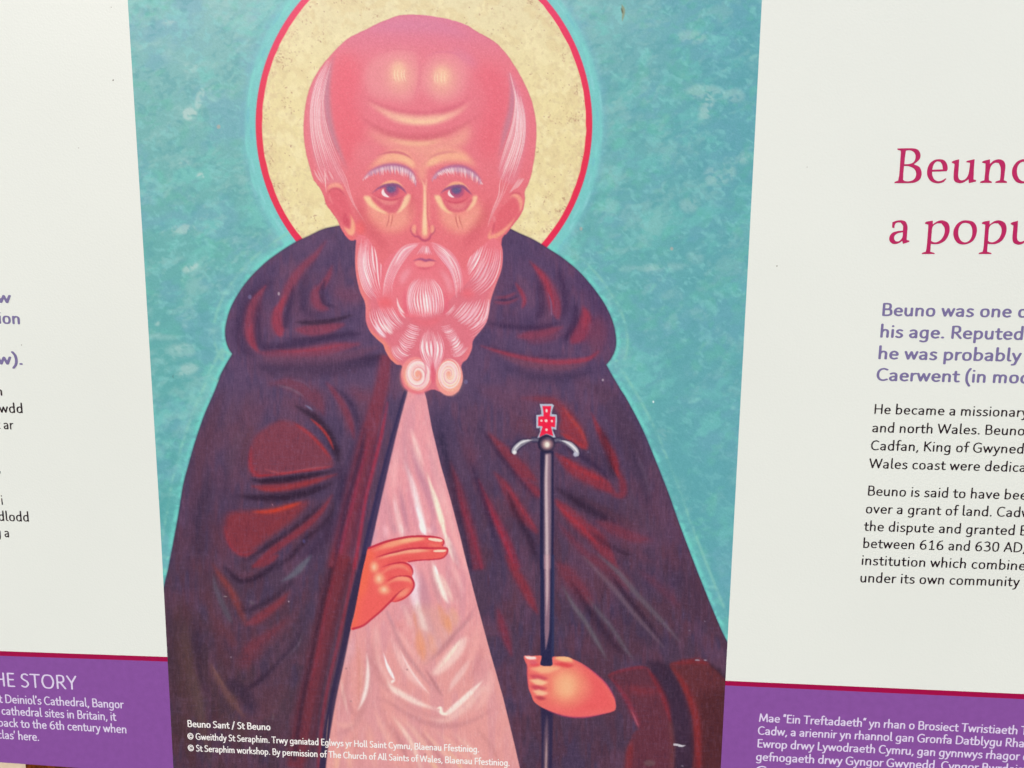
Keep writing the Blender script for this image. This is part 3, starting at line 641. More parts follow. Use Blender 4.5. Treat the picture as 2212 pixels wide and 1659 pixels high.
for tl_, p_, w_, c_, a_, b_ in (
  ('F', '-120,700 -60,900 20,1100 60,1300', [6, 14, 16, 10], (204, 142, 158), .75, 4), ('E', '2060,420 2040,640 2060,860 2110,1080', [5, 12, 12, 6], (208, 150, 162), .6, 4),
  ('E', '1990,700 1960,900 1950,1060', 12, (244, 184, 184), .6, 4), ('E', '2000,1000 2030,1180 2080,1400', [5, 11, 8], (200, 138, 154), .8, 3), ('E', '2090,560 2130,700 2190,860', [4, 9, 7], (247, 206, 200), .8, 2.6),
  ('L', '540,60 500,200 460,330', 16, (214, 158, 172), .7, 4), ('L', '680,20 700,120 720,230', 9, (246, 190, 196), .7, 3), ('L', '1330,60 1400,170', 8, (244, 204, 204), .6, 2.6),
  ('L', '1700,0 1790,220 1880,460 1960,700 2040,980', [8, 16, 16, 10], (240, 172, 172), .7, 4), ('L', '1640,160 1760,480 1850,760', [5, 10, 8], (206, 142, 152), .7, 3),
  ('L', '1360,620 1420,860 1500,1120 1540,1280', [8, 12, 12], (208, 148, 154), .75, 3), ('L', '1540,780 1640,1000 1740,1240', 9, (244, 208, 196), .7, 2.6),
  ('L', '1120,640 1150,860 1200,1100', 14, (242, 216, 222), .6, 4), ('L', '960,1240 1050,1500 1100,1640', 9, (236, 186, 182), .7, 3),
  ('H', '700,560 720,640 700,760', 14, (236, 182, 180), .6, 4), ('H', '850,560 960,700 1060,860', [6, 12, 8], (238, 178, 176), .7, 3), ('H', '700,640 690,800 740,960 820,1060', [6, 14, 12], (204, 140, 146), .7, 4),
  ('H', '1360,560 1260,700 1140,830', [6, 10, 6], (196, 134, 142), .7, 2.4), ('H', '1520,520 1480,700 1420,880', [8, 16, 12], (236, 170, 168), .7, 4), ('H', '1540,700 1500,860 1420,1000', 12, (208, 138, 144), .6, 4),
  ('H', '1090,880 1180,1020 1230,1100', [4, 8, 5], (190, 128, 136), .8, 2), ('H', '1600,860 1600,1000 1540,1140 1460,1230', [8, 18, 16, 8], (240, 184, 180), .7, 4), ('H', '820,1080 960,1180 1130,1250 1300,1270', [6, 10, 12, 8], (214, 148, 152), .7, 3),
  ('H', '700,1180 740,1300 820,1460 880,1640', [5, 10, 12], (238, 178, 170), .7, 3), ('H', '900,1260 1000,1360 1100,1500 1180,1650', [5, 10, 12], (238, 184, 172), .7, 3), ('H', '1150,1350 1300,1460 1440,1600 1500,1700', [5, 10, 12], (240, 184, 172), .6, 3),
  ('H', '820,1300 900,1440 960,1600', [4, 8, 8], (196, 130, 138), .7, 2.6), ('H', '1040,1360 1160,1500 1260,1660', [4, 8, 8], (198, 132, 138), .7, 2.6), ('H', '1480,1330 1600,1480 1700,1659', [5, 9, 9], (204, 138, 140), .6, 3),
  ('H', '520,760 500,900 470,1060 440,1260', [5, 10, 10], (206, 142, 146), .7, 3), ('H', '480,1080 520,1200 560,1260', [4, 8, 6], (200, 134, 140), .6, 2.6), ('H', '400,1300 470,1330 560,1300', 10, (236, 176, 168), .6, 3),
  ('H', '420,1480 410,1600 400,1700', 12, (238, 184, 160), .6, 3)):
    tf(tl_, p_, w_, c_, a_, b_)
for p in ((480, 884), (955, 892), (518, 1138), (1095, 1552)): el('H', p, (9, 8), (180, 128, 134), .7, .8)
contrast(tm, 1.32, (0, -1, -2)); wash(sm(YY, 1250, 1500), (232, 166, 150), .18); wash(sm(noise(2.0, 52, 1, 6), .6, .9), (240, 200, 200), .18); wash(sm(noise(2.0, 53, 1, 6), .6, .9), (196, 126, 136), .16)
CLIP[0] = None
# dark inner border beside the tunic
st('E', '2062,240 2010,420 1945,660 1870,960 1800,1260 1745,1500 1715,1659', (58, 52, 86), [7, 10, 14, 16, 16], .9, 1.2, (0, 0))
st('G', '1735,0 1690,160 1625,420 1570,720 1500,1040 1460,1250 1420,1500 1395,1740', (58, 50, 78), [14, 15, 13, 14, 14, 14], .9, 1.2, (0, 0))
st('H', '345,1240 330,1400 318,1600', (168, 130, 120), 2.4, .6, .8)

# ---- raised hand
hp = '415,400 500,355 640,295 820,245 1000,212 1180,196 1360,198 1500,215 1570,240 1598,290 1580,350 1640,385 1655,430 1630,490 1570,545 1450,566 1250,575 1050,600 1010,606 1080,660 1112,740 1100,810 1130,900 1135,960 1090,1080 980,1180 860,1225 770,1230 660,1340 540,1440 400,1550 260,1630 150,1650 200,1440 260,1130 320,800 385,520'
cv = fl('L', hp, (236, 100, 94), 1, .5, rid=8); CLIP[0] = full(cv)
def hs(tile, p, w, c, a=.8, b=1.8, tp=(1, 1)): st(tile, p, c, w, a, b, tp)
hs('L', '430,420 360,760 270,1160 180,1620', 26, (244, 108, 80), .8, 5, (0, 0)); fl('L', '300,1150 500,1150 700,1250 500,1450 250,1600', (238, 98, 92), .7, 6)
hs('L', '480,440 700,350 900,290 1100,255 1300,240', [6, 14, 16, 10], (246, 170, 130), .9, 2.4); hs('L', '900,285 1100,255 1300,238', 7, (248, 200, 148), .85, 1.8)
hs('L', '560,520 800,440 1000,380 1240,340 1500,345', [10, 16, 16], (228, 84, 90), .75, 2.4); hs('L', '1340,320 1450,345 1540,340', 6, (240, 130, 110), .7, 1.6)
hs('L', '560,560 800,480 1000,440 1200,425 1400,425', [6, 10, 11, 7], (246, 184, 146), .95, 2); hs('L', '700,600 900,530 1150,510 1500,510', [8, 14, 14], (232, 96, 92), .7, 2.2)
hs('L', '620,680 760,620 950,560 1200,550', 7, (226, 80, 86), .6, 2)
for pts_, r_ in (((515, 680), (55, 75)), ((590, 860), (70, 80)), ((670, 1030), (80, 62))):
    el('L', pts_, (r_[0]*1.3, r_[1]*1.3), (240, 140, 116), .8, 3); el('L', pts_, r_, (246, 178, 136), .8, 2.6); el('L', (pts_[0]-5, pts_[1]), (r_[0]*.4, r_[1]*.5), (252, 224, 186), .75, 1.8)
hs('L', '600,800 740,710 880,670 1000,700 1070,770', [6, 9, 9, 5], (244, 154, 126), .9, 2); hs('L', '660,780 800,740 960,740 1040,790', 16, (230, 90, 92), .6, 3)
hs('L', '700,950 820,880 940,860 1050,880 1100,950', [6, 10, 10, 5], (245, 164, 130), .95, 2); hs('L', '720,1020 860,950 1000,950', 16, (228, 90, 92), .6, 3)
hs('L', '840,1150 920,1110 1000,1060 1060,1000', [7, 12, 8], (242, 160, 128), .85, 2.2)
hs('L', '720,900 780,850 860,830', 9, (222, 72, 80), .6, 2)
for k_, c_ in enumerate((232, 116, 114)): img[..., k_] += CLIP[0]*.14*(c_-img[..., k_])
CLIP[0] = None
OLN = (190, 48, 72)
hs('L', '415,392 520,350 680,290 860,245 1050,210 1250,200 1420,208 1545,232', [4, 5, 4.4, 3.4], OLN, .9, .6, (0, 0)); hs('L', '1545,232 1590,270 1595,310 1570,350', 3, OLN, .85, .6, (0, 0))
hs('L', '540,530 700,480 860,440 1040,400 1220,385 1400,385 1560,385', [6, 5, 4, 3.2], OLN, .85, .8, (1, 0)); hs('L', '1560,385 1640,385 1655,430 1630,490 1560,545 1400,565 1200,575 1040,598', 3.2, OLN, .8, .6, (0, 0))
hs('L', '620,690 720,650 840,620 960,610 1060,650 1110,730 1110,790 1085,820', [3, 4, 3.6, 3.2], OLN, .85, .7); hs('L', '700,900 800,850 900,820 1020,820 1090,850 1130,930 1125,1000 1070,1090 970,1165 850,1215 780,1220', [3, 4, 3.6], OLN, .85, .7)
hs('L', '1000,1000 940,1040 860,1110 790,1190 720,1260 620,1360 480,1480 340,1590 170,1645', [3, 4.4, 4, 5], OLN, .85, .8, (1, 0))
for nail in ('1330,240 1360,222 1480,228 1570,248 1585,275 1560,295 1440,285 1350,262', '1410,430 1450,412 1560,405 1640,408 1635,440 1560,458 1450,450'):
    fl('L', nail, (224, 76, 84), .9, .9); fl('L', nail, (250, 222, 196), .9, .2) if False else None
fl('L', '1350,240 1380,228 1480,234 1565,252 1572,275 1540,288 1440,278 1365,258', (250, 224, 198), .95, .7); fl('L', '1428,430 1465,416 1560,410 1628,415 1622,436 1560,450 1455,445', (250, 222, 192), .95, .7)

# ---- staff
st('F', '935,740 935,1000 935,1300 932,1659', (46, 44, 74), [29, 29, 30, 29], .93, .8, (0, 0), rid=6)
st('I', '383,0 383,400 385,800 387,870', (46, 46, 78), 29, .93, .8, (0, 0), rid=6)
st('I', '383,1180 383,1400 380,1800', (54, 48, 76), [27, 24, 22], .9, 1.0, (0, 0), rid=6)
st('F', '945,760 940,1000 940,1300 938,1659', (152, 124, 138), [13, 15, 15, 14], .92, 1.6, (0, 0)); st('F', '935,770 930,1000 935,1400 935,1659', (216, 192, 194), [5, 6, 5], .85, 1.0, (0, 0))
st('I', '383,0 385,300 382,600 372,740', (160, 122, 136), [13, 12, 10, 7], .85, 1.4, (0, 1)); st('I', '383,0 384,250 380,480', (214, 184, 186), [6, 5, 3], .8, 1.0, (0, 1))
st('I', '430,0 430,500 425,850', (60, 66, 100), 5, .6, 1.4, (0, 0))
st('I', '383,1250 378,1400 375,1600 372,1760', (124, 96, 110), [8, 9, 9], .8, 1.6, (1, 0)); st('I', '380,1420 376,1600 372,1760', (196, 164, 160), 4, .7, 1, (1, 0))
# crook arms, cross, knob
for pts_ in ('860,1020 780,1005 700,1010', '1160,1030 1240,1010 1320,1025'): st('S', pts_, (60, 56, 84), 13, .85, 1.2, (0, 0), rid=6); st('S', pts_, (128, 124, 142), 6, .7, 1.2, (0, 0))
for pts_ in ('740,1010 620,1030 500,1075 400,1150 340,1230 345,1280', '1270,1020 1400,1050 1520,1120 1610,1210 1640,1290 1620,1330'):
    st('S', pts_, (48, 44, 72), [10, 16, 16, 15], .7, 1.6, (1, 0)); st('S', pts_, (172, 168, 178), [5, 11, 11, 10], .95, .8, (1, 0), rid=6)
st('S', '700,1005 580,1030 470,1080 370,1170 335,1240', (228, 226, 226), 4, .9, .8); st('S', '1330,1020 1450,1070 1560,1150 1640,1240 1650,1290', (230, 228, 228), 4.4, .9, .8)
st('S', '720,1045 600,1070 480,1120 400,1200', (104, 98, 116), 3, .7, .9); st('S', '1280,1050 1400,1095 1500,1170 1560,1250', (112, 104, 120), 3.6, .7, .9)
el('S', (348, 1270), (42, 42), (238, 238, 236), .95, .9); el('S', (1612, 1310), (48, 50), (190, 190, 206), .9, 1.2)
cross = '870,268 1130,262 1165,290 1125,405 1115,470 1225,490 1228,600 1215,800 1130,790 1200,955 1150,960 1010,890 820,975 880,840 870,760 800,770 800,600 800,495 905,485 900,400'
fl('S', cross, (52, 48, 74), .5, 2.5); fl('S', cross, (184, 192, 206), 1, .5, straight=True, rid=7)
fl('S', '925,310 1110,305 1095,420 1078,520 1195,530 1190,750 1105,735 1150,930 1010,880 860,950 930,730 835,720 840,525 950,520 945,420', (236, 44, 76), 1, .6, straight=True)
for p, r in (((1012, 405), (22, 38)), ((905, 612), (24, 24)), ((1003, 612), (32, 32)), ((1122, 620), (22, 24)), ((1012, 800), (26, 28))):
    el('S', p, r, (252, 206, 202), .95, .6); el('S', p, (r[0]*.5, r[1]*.5), (255, 238, 232), .8, .4)
for p in ((885, 430), (1135, 450), (870, 770), (1160, 800)): el('S', p, (12, 26), (84, 76, 96), .7, .7)
el('S', (1010, 1090), (180, 185), (44, 42, 68), .95, 1.4, rid=6); el('S', (1025, 1100), (130, 120), (150, 112, 122), .95, 2.2); el('S', (1020, 1105), (75, 80), (204, 176, 170), .9, 2); el('S', (1025, 1110), (45, 55), (238, 232, 218), .95, 1.3)
el('S', (1050, 985), (60, 30), (104, 96, 120), .6, 1.8)

# ---- hand on the staff
hand2 = '190,245 320,245 450,240 455,290 450,390 620,395 628,270 700,258 860,262 960,300 1100,370 1240,470 1380,590 1480,700 1560,830 1605,940 1612,1060 1560,1110 1400,1150 1200,1190 1050,1200 880,1190 720,1150 560,1090 440,1030 340,950 300,850 262,760 245,640 235,520 235,400 205,330'
cv = fl('N', hand2, (234, 112, 104), 1, .6, rid=9); hm2 = full(cv); CLIP[0] = hm2
fl('N', '1000,400 1250,500 1450,700 1560,900 1600,1080 1300,1150 900,1150 1200,900 1250,700', (232, 92, 94), .85, 7)
el('N', (840, 700), (330, 300), (240, 146, 116), .85, 9); el('N', (830, 700), (190, 210), (244, 180, 134), .9, 8); el('N', (850, 720), (90, 140), (248, 196, 144), .6, 6)
st('N', '500,1030 800,1120 1100,1150 1400,1110 1560,1060', (236, 104, 104), 14, .7, 4)
st('N', '270,445 400,450 520,455 620,445 760,430', (246, 188, 140), [9, 17, 17, 16], .9, 2.6); st('N', '660,285 760,275 860,290 950,330', (249, 200, 142), [12, 14, 12], .95, 2)
st('N', '640,365 760,375 880,395 960,390', (214, 60, 70), [6, 9, 8], .8, 1.8); st('N', '270,385 360,385 450,380', (216, 62, 78), 7, .7, 1.6)
st('N', '260,540 360,575 460,595 580,590', (196, 70, 88), [8, 12, 12, 7], .85, 2); st('N', '270,620 380,645 470,660 580,655', (250, 206, 156), [8, 14, 12, 6], .95, 2)
st('N', '280,710 360,735 450,755 560,745', (190, 66, 84), [7, 11, 11, 6], .85, 2); st('N', '320,785 400,810 480,825 580,820', (250, 200, 156), [7, 13, 11, 6], .95, 2)
st('N', '350,880 440,900 540,912', (170, 56, 74), [5, 9, 5], .85, 1.7)
st('N', '560,560 600,700 580,860', 12 and (236, 120, 104), 12, .5, 3)
for k_, c_ in enumerate((230, 118, 116)): img[..., k_] += hm2*.13*(c_-img[..., k_])
fl('N', '200,250 260,252 365,262 370,290 320,300 240,290', (246, 230, 222), .95, 1); st('N', '250,330 330,345 400,340', (214, 96, 116), 10, .6, 2)
CLIP[0] = None
for pts_ in ('450,1030 600,1110 800,1175 1000,1200 1200,1190 1400,1150 1590,1105', '1600,1080 1605,930 1560,830 1470,690 1370,585 1230,465 1080,370 950,300'):
    st('N', pts_, (178, 66, 108), [2, 4, 4, 3], .55, 1.4)
st('N', '195,250 230,360 240,520 250,680 290,840', (196, 74, 96), 2.6, .6, 1)

# ---- head
head = np.vstack([T('A', '1060,118 900,122 750,175 640,230 500,300 380,410 260,560 190,710 158,870 150,1000 160,1130 190,1270 228,1395'),
                  T('P', '470,600 560,720 620,850 650,960 720,1060 800,1170 840,1240 880,1330 950,1450 1040,1530 1120,1520 1150,1659'),
                  T('R', '560,-300 700,-100 1400,-100'), T('Q', '860,1960 1080,1850 1150,1740 1160,1640 1162,1550 1185,1470 1250,1410 1300,1345 1370,1250 1440,1160 1500,1040 1528,880 1522,770 1590,620 1640,450'),
                  T('A', '1925,1330 1950,1180 1958,1000 1935,830 1880,680 1800,530 1700,390 1610,310 1500,250 1400,190 1250,145')])
headp = spline(head, True, 6); headp = headp+rng.normal(0, .25, headp.shape)
cv = cover(headp, .5); put(cv, (230, 124, 142), 1, 10); hd = full(cv); CLIP[0] = hd
wash(1-sm(YY, 20, 150), (216, 126, 160), .75)
wash(sm(YY, 330, 470), (230, 116, 132), .6)
def fs(tile, p, w, c, a=.8, b=2.0, tp=(1, 1)): st(tile, p, c, w, a, b, tp)
fl('A', '380,500 520,420 600,600 560,800 620,1000 560,1200 480,1300 400,1100 350,800', (234, 108, 128), .75, 12)
fl('A', '1500,520 1700,560 1760,800 1700,1050 1600,1250 1500,1100 1560,800', (232, 110, 130), .75, 12)
fs('A', '640,230 900,200 1200,210 1450,300', 26, (214, 130, 164), .5, 8); fs('A', '1300,380 1500,520', 22, (216, 130, 166), .5, 8)
fl('A', '620,620 680,470 840,390 1010,400 1050,520 1040,700 960,800 840,780 700,760', (234, 150, 158), .7, 8)
fl('A', '1060,560 1120,450 1260,410 1390,450 1430,580 1380,740 1240,800 1130,760 1060,680', (234, 148, 158), .7, 8)
fs('A', '700,440 860,382 1010,395 1060,430', 3, (222, 118, 142), .6, 1.6); fs('A', '1080,450 1200,405 1340,420 1410,500', 3, (216, 116, 150), .55, 1.8)
fs('A', '1050,440 1055,560 1040,680 1010,760', 5, (222, 118, 140), .6, 2.6)
el('A', (900, 600), (110, 130), (238, 170, 158), .7, 10); el('A', (1230, 620), (110, 130), (238, 172, 158), .7, 10)
el('A', (885, 560), (52, 80), (245, 202, 168), .6, 5.5); el('A', (1225, 590), (58, 70), (245, 202, 168), .6, 5.5)
for x in (860, 885, 915, 935): fs('A', '%d,535 %d,590 %d,640' % (x, x-4, x+12), 1.6, (252, 232, 200), .7, .7)
for x in (1175, 1195, 1225, 1250): fs('A', '%d,560 %d,610 %d,650' % (x, x-6, x), 1.6, (252, 232, 200), .6, .7)
fs('A', '590,740 700,800 820,860 960,895 1100,898 1240,870 1360,815 1480,740', [6, 13, 18, 18, 13, 6], (214, 104, 128), .8, 3)
fs('A', '640,790 760,860 880,915 1040,940 1200,925 1330,880 1450,800', [8, 16, 22, 22, 16, 8], (244, 186, 168), .9, 4); fs('A', '860,915 1000,945 1140,945 1260,915', 8, (248, 206, 172), .75, 2.4)
fs('A', '700,930 860,990 1020,1010 1200,1000 1380,930', 14, (228, 122, 140), .7, 4)
fs('A', '560,880 660,960 780,1030 930,1070 1100,1072 1250,1040 1400,970 1540,870', [6, 13, 18, 18, 13, 6], (212, 104, 124), .8, 3)
fl('A', '640,1010 800,1070 960,1110 1120,1110 1300,1060 1440,980 1400,1120 1240,1190 1120,1270 1060,1280 960,1180 780,1130', (240, 172, 156), .75, 8); fs('A', '800,1075 940,1110 1100,1115 1250,1080', 9, (247, 204, 164), .7, 3)
fl('A', '1030,1200 1110,1200 1120,1300 1090,1400 1050,1380 1030,1290', (236, 152, 150), .6, 5)
fl('A', '560,1130 700,1120 760,1160 660,1240 560,1250', (232, 136, 150), .5, 8)
# hair at the temples
fs('A', '385,430 350,560 325,720 335,880 365,1030 430,1190 490,1330', [8, 15, 17, 17, 14, 9], (188, 136, 158), .72, 3.6)
fs('A', '1745,560 1775,700 1765,860 1715,1040 1665,1240', [8, 13, 14, 14, 8], (190, 134, 158), .70, 3.6)
fl('A', '350,460 300,520 230,640 195,800 190,960 205,1130 250,1300 310,1420 420,1430 480,1400 440,1280 380,1120 330,940 315,760 330,600', (226, 144, 164), .6, 3)
fl('A', '1740,560 1830,700 1880,900 1880,1100 1840,1300 1790,1430 1700,1400 1660,1330 1720,1120 1780,920 1790,740', (226, 140, 162), .6, 3)
NF, JF = .66, .6
HW = [(244, 218, 224), (238, 200, 210), (248, 230, 234)]
hairs('A', ['330,470 250,620 205,800 200,980 225,1170 290,1390', '350,480 290,640 260,820 265,1000 310,1180 380,1390', '375,450 330,640 308,800 335,980 400,1170 490,1350'], 18, None, 3.2, .95, cols=HW)
hairs('A', ['270,700 235,840 250,1040 300,1230', '310,640 285,860 310,1060 400,1280'], 7, None, 3.0, .8, cols=[(244, 222, 228)])
hairs('A', ['1850,760 1875,920 1870,1100 1830,1260 1780,1400', '1800,700 1820,900 1800,1080 1740,1280 1690,1420', '1740,520 1790,740 1770,950 1710,1150 1665,1300'], 17, None, 3.0, .95, cols=HW)
hairs('A', ['1840,900 1840,1080 1790,1260 1720,1380', '1800,860 1790,1040 1740,1200 1690,1330'], 6, None, 2.8, .8, cols=[(246, 222, 228)])
hairs('P', ['700,250 800,430 900,600 990,800 1060,950 1170,1120 1310,1350', '840,300 920,450 980,580 1020,740 1090,950 1200,1150 1330,1340'], 6, None, 2.6, .65, cols=HW)
hairs('P', ['440,430 500,540 590,650', '560,420 610,560 640,640', '700,420 760,520 800,600'], 8, None, 3.2, .5, cols=HW)
hairs('Q', ['1150,480 1120,640 1110,820 1020,1060 960,1250 930,1370', '1330,560 1250,720 1160,900 1060,1080 1000,1230'], 6, None, 3, .6, cols=HW)
hairs('Q', ['1440,540 1340,700 1250,820', '1530,560 1460,660 1400,720'], 6, None, 3, .7, cols=HW)
fs('P', '625,400 632,520 640,640 650,790', [1.2, 2.2, 1.8], (250, 226, 226), .9, .35)
# ears
fl('P', '690,770 780,720 880,750 960,860 1010,980 1070,1150 1110,1260 1060,1330 960,1330 860,1200 760,1060 690,920', (222, 98, 122), .75, 2.6)
fs('P', '660,760 700,700 790,665 870,690 930,750', [4, 9, 10, 6], (242, 168, 152), .9, 1.5); fs('P', '680,790 740,730 830,725 900,780 970,860', 4, (196, 80, 108), .6, 1.4)
fs('P', '700,800 715,880 755,970', 4, (240, 150, 160), .6, 1.2); fs('P', '640,780 650,900 720,1040 830,1190', 4, (222, 92, 118), .7, 1.5)
fs('P', '950,1080 950,1180 970,1260 1010,1310', [5, 12, 12, 7], (206, 82, 110), .85, 1.6)
fs('P', '1015,1100 1050,1190 1068,1280 1060,1370 1030,1410 970,1360 920,1310', [3, 7, 10, 12, 10, 5], (248, 186, 154), .95, 1.6); fs('P', '870,1330 950,1440 1050,1490 1110,1440', 6, (236, 112, 118), .6, 2)
el('P', (1190, 1330), (80, 110), (240, 104, 112), .7, 4)
fl('Q', '1300,900 1380,880 1430,980 1420,1100 1330,1230 1180,1370 1080,1420 1050,1300 1080,1160 1180,1000', (224, 102, 122), .75, 2.6)
fs('Q', '1290,870 1350,828 1420,850 1465,930 1470,1020 1440,1100', [3, 8, 9, 9, 4], (242, 170, 152), .92, 1.5); fs('Q', '1270,830 1350,790 1440,800 1500,870', 3, (204, 84, 110), .6, 1.3)
fs('Q', '1380,1160 1310,1270 1200,1380 1090,1450 1000,1485 975,1450 1010,1340', [4, 8, 8, 9, 9, 5], (244, 172, 148), .92, 1.5); fs('Q', '1060,1240 1040,1340 1020,1410', 4, (196, 78, 106), .7, 1.3)
fs('Q', '1040,1140 1060,1240', 5, (236, 160, 172), .6, 1.6); fs('Q', '1500,900 1490,1040 1420,1170 1300,1320 1180,1450', 3.4, (222, 92, 120), .7, 1.4)
# brows
fs('J', '400,430 600,300 800,225 960,230 1080,300 1180,430', [8, 22, 26, 26, 22, 12], (246, 188, 156), .85, 4.5); fs('J', '850,260 980,270 1090,350 1150,420', 12, (249, 206, 164), .6, 3)
fs('J', '1300,400 1420,290 1600,220 1800,210 1960,270 2110,390', [14, 26, 26, 24, 8], (246, 186, 156), .85, 4.5); fs('J', '1320,370 1420,310 1540,270', 12, (249, 208, 166), .6, 3)
fs('J', '520,220 660,175 800,155 930,170 1040,215 1110,275', [2, 5, 6, 6, 4], (208, 108, 130), .8, 1.4); fs('J', '1320,310 1420,220 1560,170 1720,150 1880,170', [3, 5, 5, 3], (212, 118, 136), .65, 1.6)
LU, LD = '345,565 450,455 600,385 760,352 900,362 1040,410 1130,500 1172,620', '350,585 500,530 680,495 860,495 990,545 1100,620 1160,700'
RU, RD = '1410,570 1480,480 1600,408 1750,375 1900,385 2040,450 2140,545 2195,640', '1430,600 1560,520 1700,500 1860,530 2000,580 2130,645 2195,665'
for U_, D_, sl in ((LU, LD, 0), (RU, RD, 1)):
    a_ = spline(T('J', U_)); b_ = spline(T('J', D_)); m_n = min(len(a_), len(b_)); mid_b = a_[:m_n]*.45+b_[:m_n]*.55; put(cover(np.vstack([a_, mid_b[::-1]]), 1.6), (208, 176, 202), .85)
    fs('J', U_, [2, 6, 7, 6, 3], (160, 96, 152), .7, 1.6)
    n = 34
    for i in range(n):
        u = (i+.5)/n; pa = a_[int(u*(len(a_)-1))]; pb = b_[int(min(.999, u*(.96+.05*rng.rand()))*(len(b_)-1))]
        lean = (u-.45)*7
        p = np.array([pa+[0, 1.0], (pa+pb)/2+[lean*.2, 0], pb+[lean*.45, rng.uniform(-1, 4)]])
        put(cover(ribbon(spline(p), rng.uniform(1.4, 2.8)), .5), [(240, 228, 236), (184, 146, 184), (246, 238, 240), (226, 190, 206)][rng.randint(4)], .8)
el('J', (760, 1180), (360, 230), (242, 160, 146), .55, 8); el('J', (1880, 1180), (340, 230), (242, 160, 146), .55, 8)
el('J', (500, 1080), (110, 160), (242, 166, 150), .4, 6); el('J', (1250, 480), (70, 150), (242, 170, 154), .6, 4)
# eyes
for e in (0, 1):
    if e == 0:
        fl('J', '420,870 560,960 700,1080 900,1100 1060,900 1130,1000 1120,1150 1000,1280 820,1380 640,1300 520,1150 420,1000', (241, 166, 154), .85, 7)
        fl('J', '470,850 640,905 820,900 975,850 950,960 885,1070 800,1102 700,1085 600,1010 520,930', (217, 104, 128), .95, 1.8); fs('J', '540,880 680,925 800,935 900,905', [5, 12, 12, 5], (232, 144, 148), .8, 2)
        fl('J', '350,850 440,845 500,940 590,1030 720,1105 640,1100 500,1030 410,960', (251, 222, 176), .9, 2); fl('J', '1005,825 1080,820 1065,920 990,1020 900,1095 865,1098 930,990', (251, 222, 182), .92, 2)
        fl('J', '480,795 600,715 740,670 870,672 970,740 1020,810 900,870 760,890 600,855', (222, 104, 128), .9, 1.6)
        ic, pc, cr = (780, 750), (778, 715), '655,725 628,770 640,820 690,850 748,856 705,815 672,775'
        lid, top, low = '475,795 590,712 720,668 860,668 960,732 1015,800', '580,695 680,640 800,620 900,648 985,720', '480,800 600,865 760,900 900,872 1000,815'
        tr = ('745,1110 738,1210 700,1340', '800,1120 792,1210 760,1340', '765,1130 758,1230')
    else:
        fl('J', '1480,860 1600,1000 1720,1110 1900,1110 2040,1040 2130,900 2180,1050 2140,1220 2000,1350 1850,1400 1700,1330 1560,1180', (241, 166, 154), .85, 7)
        fl('J', '1545,850 1650,930 1800,965 1960,915 2055,860 2015,980 1930,1060 1800,1092 1680,1065 1600,980', (217, 104, 128), .95, 1.8); fs('J', '1640,940 1760,1000 1880,990 1980,930', [5, 12, 12, 5], (232, 144, 148), .7, 2.2)
        fl('J', '1450,840 1535,838 1585,950 1650,1055 1740,1112 1640,1090 1530,1000', (251, 222, 176), .9, 2); fl('J', '2050,842 2115,840 2095,940 2030,1025 1945,1080 1990,1000 2035,920', (251, 218, 176), .85, 2)
        fl('J', '1545,805 1640,735 1760,692 1890,695 1975,765 2030,820 1920,905 1790,935 1650,895', (222, 104, 128), .9, 1.6)
        ic, pc, cr = (1795, 770), (1790, 735), '1682,745 1658,790 1672,832 1712,856 1758,858 1718,822 1692,785'
        lid, top, low = '1540,805 1620,735 1755,690 1885,690 1970,758 2035,820', '1600,725 1700,660 1800,640 1900,660 2000,740', '1545,815 1640,905 1785,942 1910,910 2015,832'
        tr = ('1780,1120 1788,1220 1830,1370', '1830,1130 1848,1230 1892,1340', '1805,1150 1815,1250')
    el('J', ic, (118, 95), (168, 80, 130), .85, 1.6); el('J', pc, (78, 72), (88, 88, 146), .95, 1.8); el('J', (pc[0]-12, pc[1]+6), (40, 34), (84, 96, 140), .5, 1.6)
    fl('J', cr, (248, 240, 246), 1, .5)
    fs('J', low, [2, 4, 4, 2], (204, 78, 110), .8, 1.1); fs('J', top, [2, 7, 8, 6, 2], (246, 184, 152), .92, 1.4); fs('J', lid, [3, 6, 7, 7, 6, 4], (124, 78, 136), .85, .9)
    for q, (c_, w_) in zip(tr, (((196, 96, 104), 2.6), ((200, 102, 106), 2.4), ((248, 182, 168), 3))): fs('J', q, w_, c_, .7, .8)
fs('J', '1250,560 1310,640', 3, (196, 84, 116), .4, 2)
# nose
fl('J', '1230,600 1300,900 1290,1200 1230,1350 1100,1250 1180,900', (228, 110, 132), .4, 8)
fs('J', '1170,440 1190,600 1180,760', 6, (212, 100, 128), .4, 4)
fs('J', '1300,560 1310,800 1310,1050 1300,1250 1300,1430', [14, 15, 16, 22, 26], (242, 164, 152), .85, 3); fs('J', '1240,570 1290,690 1300,900 1298,1100 1298,1280 1300,1440', [2, 4, 5, 7, 9, 8], (251, 222, 184), .92, 1.3, (1, 0)); fs('J', '1330,570 1315,680 1305,760', 3, (250, 200, 176), .7, 1)
el('J', (1300, 1400), (44, 90), (251, 214, 170), .7, 3); el('J', (1135, 1350), (34, 72), (245, 178, 154), .85, 1.8); el('J', (1418, 1355), (36, 72), (244, 172, 152), .85, 1.8)
fs('J', '1345,640 1340,900 1342,1150 1370,1290 1385,1400', 2.6, (198, 78, 112), .55, 1.4); fs('J', '1230,640 1250,900 1240,1150 1200,1300', 3, (214, 96, 122), .4, 2.4)
fs('J', '1130,1265 1080,1330 1095,1410 1150,1465 1205,1470 1250,1515 1310,1530 1370,1500 1395,1445 1445,1400 1460,1335 1420,1265', [2, 4, 4, 5, 5, 5, 4, 4, 2], (176, 72, 116), .75, 1.1); fs('J', '1180,1330 1175,1400 1205,1470', 3, (196, 84, 116), .5, 1.2)
